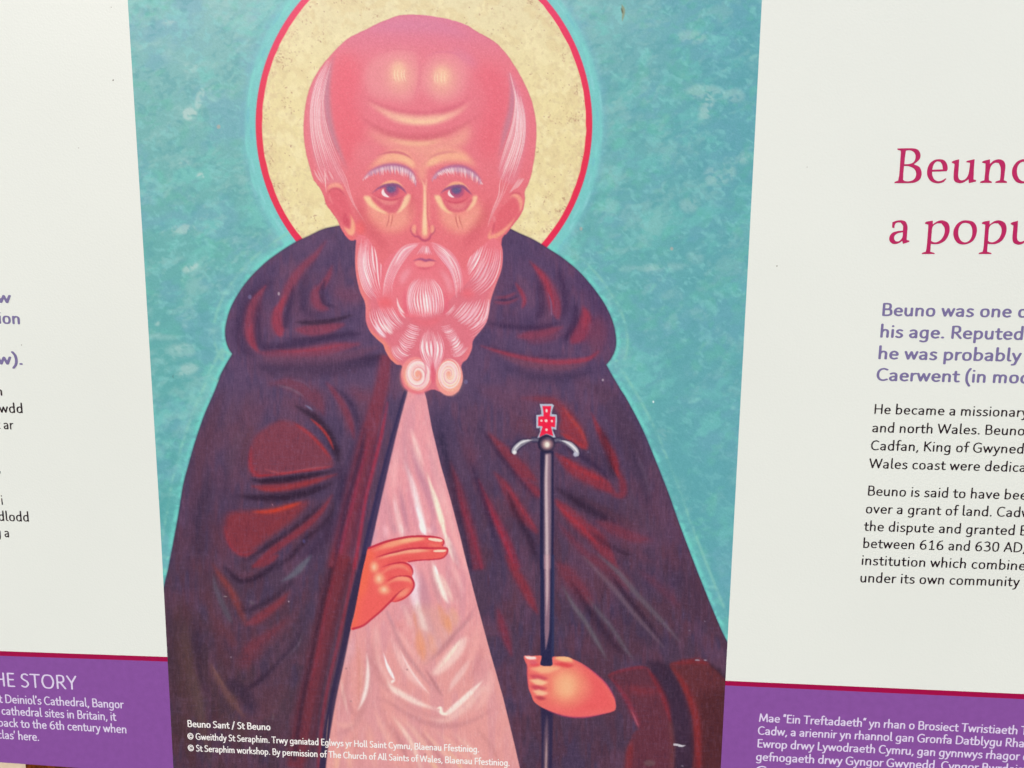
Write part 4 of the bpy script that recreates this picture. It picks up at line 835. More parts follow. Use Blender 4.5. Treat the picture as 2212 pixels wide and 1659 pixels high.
# cheek hollows
fs('B', '560,420 600,560 690,700 780,820', [10, 22, 22, 14], (204, 92, 110), .5, 6); fs('B', '1600,420 1560,560 1480,700 1400,820', [10, 22, 22, 14], (204, 92, 110), .5, 6); fs('B', '1000,330 990,480 960,620', [8, 16, 10], (208, 94, 114), .45, 4); fs('B', '640,640 700,720 770,800 800,860', 20, (214, 100, 120), .5, 6); fs('B', '1560,640 1480,720 1420,780 1390,860', 20, (218, 104, 126), .5, 6)
contrast(hd, 1.08, (1, 1, -3)); wash(sm(YY, 150, 460), (226, 112, 100), .17); wash(sm(noise(2.2, 61), .6, .95), (246, 176, 176), .14); wash(sm(noise(2.2, 62), .6, .95), (200, 90, 116), .12)
CLIP[0] = None
put(cover(ribbon(headp[:-12], 1.6, (0, 0)), .6), (196, 84, 110), .35)

# ---- beard
NF, JF = .62, .45
beard = np.vstack([T('B', '570,730 552,860 555,1000 585,1150 628,1250 632,1350'), T('R', '390,40 450,180 560,300 650,380 690,480 760,600 860,690 950,730'),
                   T('R', '980,1040 1200,1140 1420,1080 1560,1120 1800,1120 1860,980 1870,700 1960,600 2030,450 2060,300'),
                   T('B', '1570,1400 1605,1230 1640,1120 1685,1000 1698,900 1690,810 1650,760 1600,755 1440,900 1400,1000 1330,880 1200,790 1090,780 940,800 800,900 760,960 700,820 640,740')])
bp = spline(beard, True, 6)
bid = cover(bp, .6); m_, y0_, x0_ = bid
CLIP[0] = None
low_ = full(bid)
put(bid, (233, 124, 136), .92); ids[low_ > .5] = 11
CLIP[0] = low_
fs('B', '560,800 560,1000 590,1150 640,1260 650,1400', 16, (240, 136, 132), .7, 3.5); fs('R', '400,60 470,200 580,320 680,420 720,520 820,640 950,710', [8, 16, 18, 16], (240, 142, 124), .8, 3)
fs('B', '1690,800 1690,950 1640,1120 1600,1250 1580,1400 1480,1530', 14, (238, 140, 144), .7, 3); fs('R', '2040,330 2000,480 1930,600 1860,660', 12, (238, 130, 132), .6, 3)
WH = [(247, 226, 228), (250, 236, 234), (244, 208, 214), (242, 196, 206)]
WP = [(246, 208, 212), (243, 196, 204), (249, 224, 226)]
hairs('B', ['585,760 570,950 610,1140 690,1240', '620,740 610,950 650,1120 730,1230', '660,730 650,920 690,1100 740,1200', '700,760 760,880 760,1000 750,1110'], 18, None, 3.3, .8, cols=WP)
hairs('B', ['610,860 620,1000 670,1140', '640,830 650,960 700,1110', '690,800 700,930 720,1040'], 9, None, 3.4, .85, cols=WH)
hairs('B', ['1480,800 1440,900 1420,960', '1560,780 1500,930 1420,1060', '1640,790 1600,950 1520,1080 1430,1160', '1685,800 1680,960 1620,1110 1490,1220'], 22, None, 3.0, .8, cols=WP)
hairs('B', ['1500,830 1450,920', '1560,900 1490,1040 1450,1080', '1620,960 1570,1070 1500,1130'], 10, None, 3.2, .8, cols=WH)
fl('K', '640,770 720,760 800,860 740,900 620,880 560,850', (236, 104, 112), .7, 5); fl('K', '1880,640 2040,640 2060,720 1960,760 1860,700', (236, 106, 116), .6, 5)
hairs('K', ['430,920 440,1080 530,1250 700,1400', '560,900 620,1080 700,1220 800,1320', '680,910 760,1050 860,1160 960,1230', '790,880 860,1000 930,1110 1010,1170'], 22, None, 3.6, .85, cols=WP)
hairs('K', ['480,1080 540,1200 640,1340', '640,1050 700,1170 790,1300', '720,1050 800,1130 900,1200'], 9, None, 5, .85, cols=WH)
fl('K', '530,1180 590,1230 690,1360 640,1360 560,1280', (248, 232, 240), .8, 1.8); fl('K', '640,1180 720,1200 800,1300 760,1310 680,1240', (248, 230, 226), .7, 1.8)
fs('K', '865,760 890,880 940,960 985,1005', 4.4, (248, 222, 222), .9, .8); fs('K', '880,920 940,1010 1000,1080', 3, (246, 212, 216), .8, .8)
hairs('B', ['1400,1230 1330,1310 1290,1360', '1500,1220 1430,1330 1340,1400', '1590,1210 1550,1350 1440,1430', '1600,1260 1590,1400 1500,1500 1440,1530'], 24, None, 3.0, .82, cols=WP)
hairs('B', ['1440,1240 1370,1330 1320,1370', '1520,1250 1450,1360 1370,1430', '1575,1280 1530,1400 1450,1470'], 10, None, 3.2, .8, cols=WH)
hairs('K', ['1760,860 1680,960 1600,1020', '1830,880 1740,980 1640,1060'], 5, None, 3, .8, cols=WH)
# lower side locks
hairs('R', ['1050,40 1140,80 1240,100', '1000,130 1100,190 1220,220', '930,230 1030,310 1180,340', '880,320 970,420 1120,450'], 20, None, 3.0, .82, cols=WP)
hairs('R', ['860,350 930,470 1030,540 1100,520', '800,400 870,510 1000,600', '760,420 820,570 940,660'], 12, None, 3.4, .82, cols=WP+WH)
hairs('R', ['930,330 1000,420 1090,480', '860,430 930,520 1020,560'], 6, None, 3.4, .9, cols=WH)
hairs('R', ['1520,100 1600,90 1700,60', '1560,170 1660,160 1740,120', '1620,260 1720,240 1790,180', '1660,340 1760,320 1840,250', '1680,420 1790,400 1870,320'], 22, None, 2.9, .82, cols=WP)
hairs('R', ['1690,440 1800,430 1890,350', '1700,520 1840,480 1930,370', '1720,590 1860,560 1990,430'], 11, None, 3.2, .82, cols=WP+WH)
hairs('R', ['1690,320 1750,280 1790,220', '1720,440 1800,400 1850,330', '1760,540 1850,480 1920,390'], 8, None, 3.8, .88, cols=WH)
# chin tuft
el('K', (1310, 760), (300, 300), (238, 150, 160), .6, 5)
hairs('K', ['1180,440 1060,560 1012,780 1035,980 1090,1060', '1230,470 1150,620 1110,800 1150,980 1190,1060', '1290,470 1290,680 1310,880 1330,1070', '1380,480 1440,660 1460,860 1440,1060', '1440,470 1560,620 1605,800 1600,950 1560,1010'], 26, None, 3.2, .85, jit=.18, cols=WP)
hairs('K', ['1110,680 1110,830 1160,980', '1240,640 1250,820 1280,1000', '1340,640 1370,830 1390,1020', '1480,700 1510,850 1500,1020'], 13, None, 3.6, .92, jit=.15, cols=WH)
fs('K', '1000,600 985,780 1010,960 1060,1060', 8, (226, 98, 120), .6, 2.4); fs('K', '1600,640 1640,800 1630,950 1580,1060', 8, (226, 98, 120), .6, 2.4)
fl('K', '1080,1060 1300,1100 1560,1060 1500,1150 1380,1200 1240,1190 1100,1130', (234, 110, 122), .6, 5)
# beard below lip, moustache
fs('K', '1080,300 980,420 930,560', 14, (240, 168, 178), .6, 4); fs('K', '1540,320 1640,460 1690,600 1720,700', 12, (240, 168, 178), .6, 4)
hairs('B', ['1065,765 930,800 835,920 780,1060 760,1200', '1060,775 960,830 870,940 810,1080 790,1200', '1050,790 985,860 905,970 850,1090 840,1210'], 20, None, 3.3, .85, cols=WP+WH)
hairs('B', ['1030,790 920,840 850,960', '1040,800 960,860 880,960'], 8, None, 3.4, .9, cols=WH)
hairs('B', ['1125,760 1240,800 1335,900 1385,1040 1390,1180', '1130,775 1220,850 1310,950 1350,1080 1350,1200', '1140,800 1190,880 1270,980 1315,1080 1335,1210'], 20, None, 3.3, .85, cols=WP+WH)
hairs('B', ['1170,790 1260,850 1320,980', '1190,860 1260,950 1320,1060'], 9, None, 3.8, .92, cols=WH)
hairs('B', ['1080,800 1050,840 1020,880', '1100,800 1095,850 1090,880', '1120,800 1140,850 1160,890'], 13, None, 3, .9, cols=WH)
fl('K', '1100,120 1300,90 1500,130 1490,180 1300,170 1110,180', (236, 120, 126), .6, 3)
fl('K', '1110,210 1300,200 1490,215 1460,300 1300,330 1150,300', (230, 112, 126), .6, 4)
fl('K', '1140,215 1210,188 1300,210 1370,192 1455,215 1410,268 1300,290 1190,272', (242, 148, 146), .95, 1.4)
fs('K', '1110,190 1180,165 1250,160 1310,180 1370,170 1430,180 1485,190', [3, 4, 5, 5, 5, 4, 3], (156, 84, 126), .85, 1.0); fs('K', '1180,285 1300,305 1420,280', 4, (206, 88, 112), .6, 1.5)
CLIP[0] = None
# centre locks and two curls
curlA = el('R', (1170, 855), (240, 285), (236, 140, 142), 1, .8, -.15); curlB = el('R', (1680, 890), (212, 285), (238, 150, 146), 1, .8, .02)
for cc in (curlA, curlB): ids[full(cc) > .5] = 11
el('R', (1100, 900), (150, 200), (244, 188, 150), .6, 6); el('R', (1720, 960), (130, 160), (246, 206, 160), .6, 6)
hairs('R', ['1290,180 1225,330 1215,470 1260,620 1340,760 1400,940', '1350,150 1320,330 1330,480 1370,600 1400,760', '1400,160 1430,330 1450,480 1430,640 1420,780', '1450,200 1500,380 1510,540 1480,700 1480,860', '1520,160 1600,360 1600,520 1550,660 1530,760'], 24, None, 3.2, .85, jit=.18, cols=WP)
hairs('R', ['1250,260 1225,420 1260,580', '1330,320 1340,460 1380,580', '1430,300 1440,460 1430,600', '1480,300 1500,450 1480,620', '1560,330 1590,470 1560,600'], 10, None, 3.6, .9, cols=WH)
hairs('R', ['1240,560 1330,720 1400,880 1380,1010', '1290,560 1370,720 1440,900'], 5, None, 3.2, .85, cols=WH)
def spiral(tile, c, r0, r1, sx, turns, a0, col, w, al, dirn=1, rot=0.0):
    t = np.linspace(0, 1, int(40*turns)); r = r0+(r1-r0)*t**.85; a = a0+dirn*t*turns*2*np.pi
    x, y = r*sx*np.cos(a), r*np.sin(a); cr, sr = math.cos(rot), math.sin(rot)
    p = T(tile, np.stack([c[0]+x*cr-y*sr, c[1]+x*sr+y*cr], 1))
    put(cover(ribbon(p, w, (1, 1)), .55), col, al)
for k in range(6):
    spiral('R', (1190, 850), 14+10*k, 250-12*(k % 3), .82, 1.9, k*1.05, WH[k % 3] if k % 2 else (248, 222, 206), 4.2, .75, 1, -.1)
    spiral('R', (1680, 850), 10+9*k, 255-14*(k % 3), .74, 1.9, .6+k*1.05, WH[k % 3] if k % 2 else (250, 226, 206), 4.0, .75, -1)
spiral('R', (1190, 850), 10, 215, .82, 1.6, .3, (222, 116, 134), 2.6, .55, 1, -.1); spiral('R', (1680, 850), 10, 200, .74, 1.6, 1.6, (226, 130, 140), 2.2, .5, -1)
fs('R', '940,740 930,860 980,1020 1100,1110 1250,1140 1380,1090', [3, 7, 8, 7, 4], (226, 112, 128), .7, 1.6); fs('R', '1480,900 1500,1010 1600,1120 1720,1160 1830,1100', [3, 7, 8, 6], (240, 156, 146), .7, 1.8)
fs('R', '1420,620 1425,760 1425,900 1440,1010', [4, 9, 12, 7], (222, 100, 120), .85, 1.8)
fs('R', '1200,560 1290,660 1320,800 1290,920', 3.4, (216, 98, 122), .6, 1.2)

# grain of the print and slight fading
gr = rng.normal(0, 1, (CH, CW)).astype(np.float32); gr = gauss(gr, .75)
gr /= gr.std()
for k, amp in enumerate((2.6, 2.3, 2.8)): img[..., k] += gr*amp
img += gauss(rng.normal(0, 1, (CH, CW)).astype(np.float32), 4)[..., None]*8
np.clip(img, 4, 250, out=img)

# ---------------------------------------------------------------- materials
GAIN = np.array((0.98, 1.03, 1.085))            # from picture colour to paint colour under this light; the sheen is taken off first
def lin(c, veil=0.012):
    c = np.asarray(c, float)/255.0
    c = np.where(c <= 0.04045, c/12.92, ((c+0.055)/1.055)**2.4)
    return np.clip((c-veil)*GAIN, 0.003, 0.87)

def material(name, rgb=None, veil=0.012, rough=0.38, attr=False, mottle=0.0, scale=40.0, bump=0.0, spec=0.5):
    m = bpy.data.materials.new(name); m.use_nodes = True
    nt = m.node_tree; b = nt.nodes['Principled BSDF']; L = nt.links
    b.inputs['Roughness'].default_value = rough; b.inputs['Specular IOR Level'].default_value = spec
    tc = nt.nodes.new('ShaderNodeTexCoord')
    if attr:
        a = nt.nodes.new('ShaderNodeAttribute'); a.attribute_name = 'print_colour'
        L.new(a.outputs['Color'], b.inputs['Base Color'])
    else:
        c = lin(rgb, veil); n = nt.nodes.new('ShaderNodeTexNoise'); n.inputs['Scale'].default_value = scale; n.inputs['Detail'].default_value = 6
        r = nt.nodes.new('ShaderNodeValToRGB')
        r.color_ramp.elements[0].position = 0.3; r.color_ramp.elements[0].color = (*(c*(1-mottle)), 1)
        r.color_ramp.elements[1].position = 0.7; r.color_ramp.elements[1].color = (*np.clip(c*(1+mottle), 0, .9), 1)
        L.new(tc.outputs['Object'], n.inputs['Vector']); L.new(n.outputs['Fac'], r.inputs['Fac']); L.new(r.outputs['Color'], b.inputs['Base Color'])
    if bump:
        n2 = nt.nodes.new('ShaderNodeTexNoise'); n2.inputs['Scale'].default_value = 900; n2.inputs['Detail'].default_value = 3
        bp = nt.nodes.new('ShaderNodeBump'); bp.inputs['Strength'].default_value = bump; bp.inputs['Distance'].default_value = 0.0003
        L.new(tc.outputs['Object'], n2.inputs['Vector']); L.new(n2.outputs['Fac'], bp.inputs['Height']); L.new(bp.outputs['Normal'], b.inputs['Normal'])
    return m

M_WHITE = material('white_print', (233, 235, 226), 0.03, mottle=0.016, scale=7, bump=0.3)
M_CRIMSON = material('crimson_print', (164, 6, 76), mottle=0.05, scale=300)
M_PURPLE = material('purple_print', (138, 86, 158), mottle=0.05, scale=260, bump=0.2)
M_HEAD = material('magenta_ink', (186, 38, 94), mottle=0.10, scale=420)
M_LILAC = material('lilac_ink', (124, 114, 156), mottle=0.08, scale=500)
M_BLACK = material('black_ink', (44, 33, 40), mottle=0.15, scale=600)
M_PALE = material('pale_ink', (222, 208, 240), mottle=0.05, scale=600)
M_CAPT = material('white_ink', (250, 246, 252), mottle=0.03, scale=600)
M_PORT = material('portrait_print', attr=True, bump=0.2)
M_BODY = material('grey_board_edge', (120, 120, 118), rough=0.5, mottle=0.1)
M_STONE = material('stone_photo_print', (220, 198, 170), mottle=0.10, scale=120)
M_RUST = material('rust_photo_print', (104, 56, 26), mottle=0.75, scale=420)
M_DOT = material('dirt_speck', (120, 112, 104), rough=0.8)

# ---------------------------------------------------------------- objects
C = scene.collection
def mesh_obj(name, verts, faces, mat, parent, label=None, kind=None):
    me = bpy.data.meshes.new(name); me.from_pydata([tuple(v) for v in verts], [], [tuple(f) for f in faces]); me.update()
    me.materials.append(mat); o = bpy.data.objects.new(name, me); C.objects.link(o); o.parent = parent
    if label: o['label'] = label
    if kind: o['kind'] = kind
    return o
def V(p2, y): return [(a, y, b) for a, b in p2]

root = bpy.data.objects.new('information_board', None); C.objects.link(root); root.location = (0, 0, 0)
root['label'] = 'white and purple printed information board with a painted bearded saint in the middle'
root['category'] = 'information board'

Y_PRINT, Y_PORT, Y_TEXT = -0.00018, -0.00022, -0.00027
XL, XR = -0.62, 0.62
ztop = board([(1000, -185)])[0, 1]
def edge_line(p, q, x0, x1):
    a, b = board([p])[0], board([q])[0]; s = (b[1]-a[1])/(b[0]-a[0])
    return [(x0, a[1]+s*(x0-a[0])), (x1, a[1]+s*(x1-a[0]))]
def EL(y):  # left border of the portrait, in tracing units
    return np.interp(y, [-190, 0, 553, 1106, 1659, 1725], [264.3, 276.3, 311.2, 345.2, 375.0, 378.6])
def ER(y):
    return np.interp(y, [-190, 0, 553, 1106, 1659, 1725], [1655.6, 1645.6, 1616.6, 1586.3, 1556.7, 1553.2])
zbot = board([(966, 1718)])[0, 1]
# slab
bx0, bx1, bz0, bz1 = XL, XR, zbot, ztop
slab = []
bev = 0.0008
for y, i in ((-0.0001, bev), (0.0007, 0), (0.0052, 0), (0.006, bev)):
    slab += [(bx0+i, y, bz0+i), (bx1-i, y, bz0+i), (bx1-i, y, bz1-i), (bx0+i, y, bz1-i)]
fc = [(0, 1, 2, 3), (15, 14, 13, 12)]
for k in range(3):
    for j in range(4): fc.append((4*k+j, 4*k+4+j, 4*k+4+(j+1) % 4, 4*k+(j+1) % 4))
mesh_obj('backing_panel', slab, fc, M_BODY, root)

# printed areas left and right of the portrait, each a sheet with subdivided inner border following the portrait
ys = np.linspace(-186, 1718, 24)
bl = board(np.stack([EL(ys)+1.5, ys], 1)); br = board(np.stack([ER(ys)-1.5, ys], 1))
top_l = edge_line((0, 1406), (362.7, 1418.7), XL+.001, 0); top_r = edge_line((1565.7, 1470), (2212, 1498.8), 0, XR-.001)
sb_l = edge_line((0, 1416.2), (362.7, 1428.8), XL+.001, 0); sb_r = edge_line((1565.7, 1480.2), (2212, 1510), 0, XR-.001)
pb_l = edge_line((0, 1646.3), (123, 1655.0), XL+.001, 0)
def zl(L, x): return L[0][1]+(L[1][1]-L[0][1])*(x-L[0][0])/(L[1][0]-L[0][0])
def bxat(B, z): return np.interp(z, B[::-1, 1], B[::-1, 0])
def cross_z(L, B):
    z = 1.3
    for _ in range(20): z = zl(L, bxat(B, z))
    return z
def area(name, hi, lo, side, mat, label, parent=root, y=Y_PRINT):
    B = bl if side < 0 else br; X = XL+.001 if side < 0 else XR-.001
    zh = ztop-.001 if hi is None else cross_z(hi, B); zo = zbot+.001 if lo is None else cross_z(lo, B)
    eh = ztop-.001 if hi is None else zl(hi, X); eo = zbot+.001 if lo is None else zl(lo, X)
    n = 20; vs_ = []
    for i in range(n+1):
        t = i/n; z = zh+(zo-zh)*t; vs_.append((bxat(B, z), y, z)); vs_.append((X, y, eh+(eo-eh)*t))
    fs_ = [((2*i, 2*i+1, 2*i+3, 2*i+2) if side > 0 else (2*i+1, 2*i, 2*i+2, 2*i+3))[::-1] for i in range(n)]
    return mesh_obj(name, vs_, fs_, mat, parent, label)
white_l = area('white_panel', None, top_l, -1, M_WHITE, 'white text panel left of the portrait')
white_r = area('white_panel', None, top_r, 1, M_WHITE, 'white text panel right of the portrait')
area('crimson_stripe', top_l, sb_l, -1, M_CRIMSON, 'crimson stripe left of the portrait')
area('crimson_stripe', top_r, sb_r, 1, M_CRIMSON, 'crimson stripe right of the portrait')
purple_l = area('purple_band', sb_l, pb_l, -1, M_PURPLE, 'purple band left of the portrait')
purple_r = area('purple_band', sb_r, None, 1, M_PURPLE, 'purple band right of the portrait')
# strip of a photograph printed along the lower left edge
xs = board([(55.6, 1652)])[0, 0]; Bz = cross_z(pb_l, bl)
mesh_obj('photo_strip', [(XL+.001, Y_PRINT, zbot+.001), (xs, Y_PRINT, zbot+.001), (xs, Y_PRINT, zl(pb_l, xs)), (XL+.001, Y_PRINT, zl(pb_l, XL+.001))], [(0, 1, 2, 3)], M_STONE, root, 'pale stone in the photograph printed along the lower edge')
mesh_obj('photo_strip', [(xs, Y_PRINT, zbot+.001), (bxat(bl, zbot+.001), Y_PRINT, zbot+.001), (bxat(bl, Bz), Y_PRINT, Bz), (xs, Y_PRINT, zl(pb_l, xs))], [(0, 1, 2, 3)], M_RUST, root, 'rusty brown part of the photograph printed along the lower edge')

# ---- the portrait: one fine grid shared out among its painted parts
def rows():
    out = [-186.0]
    while out[-1] < 1716:
        y = out[-1]; out.append(y+(1.46 if -12 <= y <= 1665 else 5.0))
    return np.array(out)
RY = rows(); NC = 930; u = np.linspace(0, 1, NC)
GX = EL(RY)[:, None]*(1-u)+ER(RY)[:, None]*u; GY = np.repeat(RY[:, None], NC, 1)
def sample(a):
    x = np.clip((GX-CX0)*SC-.5, 0, CW-1.001); y = np.clip((GY-CY0)*SC-.5, 0, CH-1.001)
    ix, iy = x.astype(int), y.astype(int); fx, fy = (x-ix)[..., None], (y-iy)[..., None]
    return (a[iy, ix]*(1-fx)+a[iy, ix+1]*fx)*(1-fy)+(a[iy+1, ix]*(1-fx)+a[iy+1, ix+1]*fx)*fy
col = lin(sample(img).reshape(-1, 3), np.interp(GY.ravel(), [0, 280, 830, 1380], [.055, .05, .017, .008])[:, None]).astype(np.float32)
pos = board(np.stack([GX.ravel(), GY.ravel()], 1)); NR = len(RY)
pts = np.stack([pos[:, 0], np.full(len(pos), Y_PORT), pos[:, 1]], 1).astype(np.float32)
r_, c_ = np.meshgrid(np.arange(NR-1), np.arange(NC-1), indexing='ij')
i0 = (r_*NC+c_).ravel(); quads = np.stack([i0, i0+NC, i0+NC+1, i0+1], 1)
cxp = (GX[:-1, :-1]+GX[1:, 1:])/2; cyp = (GY[:-1, :-1]+GY[1:, 1:])/2
cid = ids[np.clip(((cyp-CY0)*SC).astype(int), 0, CH-1), np.clip(((cxp-CX0)*SC).astype(int), 0, CW-1)].ravel()
def grid_part(name, sel, parent, label=None):
    q = quads[sel]; used, inv = np.unique(q, return_inverse=True); inv = inv.reshape(q.shape)
    me = bpy.data.meshes.new(name); me.vertices.add(len(used)); me.vertices.foreach_set('co', pts[used].ravel())
    n = len(q); me.loops.add(n*4); me.loops.foreach_set('vertex_index', inv.ravel().astype(np.int32))
    me.polygons.add(n); me.polygons.foreach_set('loop_start', np.arange(0, n*4, 4, dtype=np.int32))
    me.update(calc_edges=True)
    ca = me.color_attributes.new('print_colour', 'FLOAT_COLOR', 'POINT')
    ca.data.foreach_set('color', np.concatenate([col[used], np.ones((len(used), 1), np.float32)], 1).ravel())
    me.materials.append(M_PORT); o = bpy.data.objects.new(name, me); C.objects.link(o); o.parent = parent
    if label: o['label'] = label
    return o
portrait = grid_part('portrait', cid == 0, root, 'painted portrait on mottled teal ground')
for k, nm, lb in ((1, 'halo', 'worn gold leaf halo'), (2, 'halo_rim', 'thin red rim of the halo'), (3, 'hood', 'folded dark purple hood over the shoulders'),
                  (4, 'cloak', 'dark purple cloak with red highlights'), (5, 'tunic', 'pale pink tunic'), (10, 'head', 'bald pink head with worried eyes'),
                  (11, 'beard', 'white curled beard ending in two spirals'), (8, 'hand', 'raised hand with two fingers stretched out'),
                  (9, 'hand', 'hand closed round the staff'), (6, 'staff', 'dark staff with two curved arms'), (7, 'staff_cross', 'red cross with white dots on the staff')):
    if (cid == k).any(): grid_part(nm, cid == k, portrait, lb)

# ---------------------------------------------------------------- lettering: strokes -> outline -> flat glyph meshes
GL = {
 'a': (.80, ['c .15,.84 .34,.92 .54,.86 .61,.66 .61,.40 .61,.08', 'c .61,.53 .38,.52 .17,.43 .13,.26 .25,.09 .45,.12 .61,.28']),
 'b': (.86, ['l .16,1.42 .16,.08', 'c .16,.68 .34,.90 .56,.88 .70,.68 .70,.34 .56,.12 .34,.08 .16,.20']),
 'c': (.72, ['c .62,.85 .42,.92 .22,.80 .14,.50 .22,.20 .42,.08 .63,.15']),
 'd': (.86, ['l .68,1.42 .68,.08', 'c .68,.76 .52,.92 .28,.88 .15,.66 .15,.32 .27,.12 .48,.09 .68,.30']),
 'e': (.82, ['c .14,.53 .40,.53 .69,.53 .64,.80 .44,.92 .22,.80 .14,.50 .22,.20 .44,.08 .67,.15']),
 'f': (.52, ['c .56,1.40 .40,1.43 .27,1.30 .26,1.05 .26,.50 .26,.08', 'l .06,.90 .50,.90']),
 'g': (.86, ['l .68,.92 .68,-.05', 'c .68,-.05 .61,-.30 .38,-.38 .15,-.31', 'c .68,.76 .52,.92 .28,.88 .15,.66 .15,.32 .27,.12 .48,.09 .68,.30']),
 'h': (.84, ['l .16,1.42 .16,.08', 'c .16,.66 .34,.89 .56,.88 .66,.70 .66,.40 .66,.08']),
 'i': (.34, ['l .17,.92 .17,.08', 'l .17,1.27 .17,1.29']),
 'k': (.74, ['l .16,1.42 .16,.08', 'l .58,.90 .18,.48', 'l .30,.58 .63,.08']),
 'l': (.40, ['c .17,1.42 .17,.80 .17,.30 .22,.11 .34,.09']),
 'm': (1.28, ['l .16,.92 .16,.08', 'c .16,.68 .32,.90 .52,.88 .62,.70 .62,.40 .62,.08', 'c .62,.68 .78,.90 .98,.88 1.08,.70 1.08,.40 1.08,.08']),
 'n': (.84, ['l .16,.92 .16,.08', 'c .16,.66 .34,.89 .56,.88 .66,.70 .66,.40 .66,.08']),
 'o': (.86, ['c .43,.92 .22,.84 .14,.50 .22,.16 .43,.08 .64,.16 .72,.50 .64,.84 .43,.92']),
 'p': (.86, ['l .16,.92 .16,-.38', 'c .16,.68 .34,.90 .56,.88 .70,.68 .70,.34 .56,.12 .34,.08 .16,.20']),
 'r': (.54, ['l .16,.92 .16,.08', 'c .16,.60 .26,.82 .38,.90 .50,.91']),
 's': (.66, ['c .54,.85 .36,.92 .19,.84 .17,.65 .34,.53 .51,.42 .56,.24 .42,.09 .24,.08 .11,.15']),
 't': (.56, ['c .24,1.18 .24,.80 .24,.36 .29,.12 .42,.08 .52,.11', 'l .06,.90 .50,.90']),
 'u': (.84, ['c .15,.92 .15,.60 .15,.34 .26,.10 .46,.10 .66,.34', 'l .66,.92 .66,.08']),
 'v': (.72, ['l .08,.92 .36,.10 .64,.92']),
 'w': (1.10, ['l .08,.92 .31,.10 .55,.90 .79,.10 1.02,.92']),
 'y': (.74, ['l .08,.92 .38,.10', 'l .66,.92 .34,-.08', 'c .34,-.08 .25,-.32 .06,-.38']),
 'A': (1.0, ['l .08,.08 .50,1.30 .92,.08', 'l .24,.46 .76,.46']),
 'B': (.92, ['l .17,1.30 .17,.08', 'c .17,1.30 .50,1.30 .69,1.20 .70,.86 .52,.72 .17,.72', 'c .17,.72 .55,.72 .77,.60 .79,.24 .58,.09 .17,.08']),
 'C': (.98, ['c .86,1.20 .60,1.30 .32,1.20 .14,.90 .14,.46 .32,.16 .60,.08 .88,.17']),
 'D': (1.10, ['l .17,1.30 .17,.08', 'c .17,1.30 .58,1.28 .90,1.05 .97,.69 .90,.33 .58,.10 .17,.08']),
 'E': (.78, ['l .68,1.30 .17,1.30 .17,.08 .69,.08', 'l .17,.72 .62,.72']),
 'F': (.74, ['l .66,1.30 .17,1.30 .17,.08', 'l .17,.70 .60,.70']),
 'G': (1.10, ['c .92,1.20 .62,1.31 .33,1.20 .14,.90 .14,.46 .33,.16 .62,.06 .94,.16', 'l .94,.16 .94,.64 .66,.64']),
 'H': (1.08, ['l .17,1.30 .17,.08', 'l .91,1.30 .91,.08', 'l .17,.71 .91,.71']),
 'K': (.94, ['l .17,1.30 .17,.08', 'l .80,1.30 .20,.70', 'l .32,.82 .86,.08']),
 'L': (.72, ['l .17,1.30 .17,.08 .66,.08']),
 'M': (1.34, ['l .14,.08 .24,1.30 .67,.22 1.10,1.30 1.20,.08']),
 'O': (1.24, ['c .62,1.31 .30,1.20 .13,.69 .30,.18 .62,.07 .94,.18 1.11,.69 .94,1.20 .62,1.31']),
 'R': (.92, ['l .17,1.30 .17,.08', 'c .17,1.30 .50,1.31 .70,1.20 .72,.82 .52,.68 .17,.67', 'l .42,.66 .84,.08']),
 'S': (.80, ['c .67,1.22 .44,1.31 .20,1.20 .15,.94 .36,.74 .58,.60 .68,.34 .50,.11 .30,.07 .11,.16']),
 'T': (.90, ['l .06,1.30 .84,1.30', 'l .45,1.30 .45,.08']),
 'W': (1.50, ['l .07,1.30 .40,.10 .75,1.26 1.10,.10 1.43,1.30']),
 'Y': (.90, ['l .07,1.30 .45,.66 .83,1.30', 'l .45,.66 .45,.08']),
 '0': (.92, ['c .46,1.28 .22,1.15 .14,.68 .22,.21 .46,.08 .70,.21 .78,.68 .70,1.15 .46,1.28']),
 '1': (.92, ['l .24,1.02 .50,1.26 .50,.08', 'l .24,.08 .76,.08']),
 '3': (.92, ['c .18,1.20 .44,1.29 .68,1.16 .68,.86 .36,.72', 'c .36,.72 .74,.62 .76,.28 .52,.07 .16,.13']),
 '6': (.92, ['c .68,1.26 .40,1.16 .18,.80 .15,.40 .30,.12 .50,.08 .74,.20 .76,.52 .56,.74 .34,.70 .18,.52']),
 '.': (.34, ['l .14,.12 .20,.12', 'l .17,.10 .17,.15']), ',': (.34, ['l .20,.12 .10,-.16']), "'": (.26, ['l .14,1.38 .10,1.12']),
 'q': (.46, ['l .10,1.12 .16,1.38', 'l .28,1.12 .34,1.38']), 'Q': (.46, ['l .18,1.38 .10,1.12', 'l .36,1.38 .28,1.12']),
 '/': (.62, ['l .08,-.10 .52,1.40']), '(': (.46, ['c .38,1.45 .18,1.05 .12,.55 .18,.05 .38,-.35']), ')': (.46, ['c .08,1.45 .28,1.05 .34,.55 .28,.05 .08,-.35']),
 '@': (1.34, ['c .66,1.28 .30,1.14 .12,.68 .30,.22 .66,.08 1.02,.22 1.20,.68 1.02,1.14 .66,1.28', 'c .86,.90 .66,.98 .46,.86 .42,.60 .52,.40 .70,.38 .88,.46']),
 ' ': (.36, []),
}
CACHE = {}
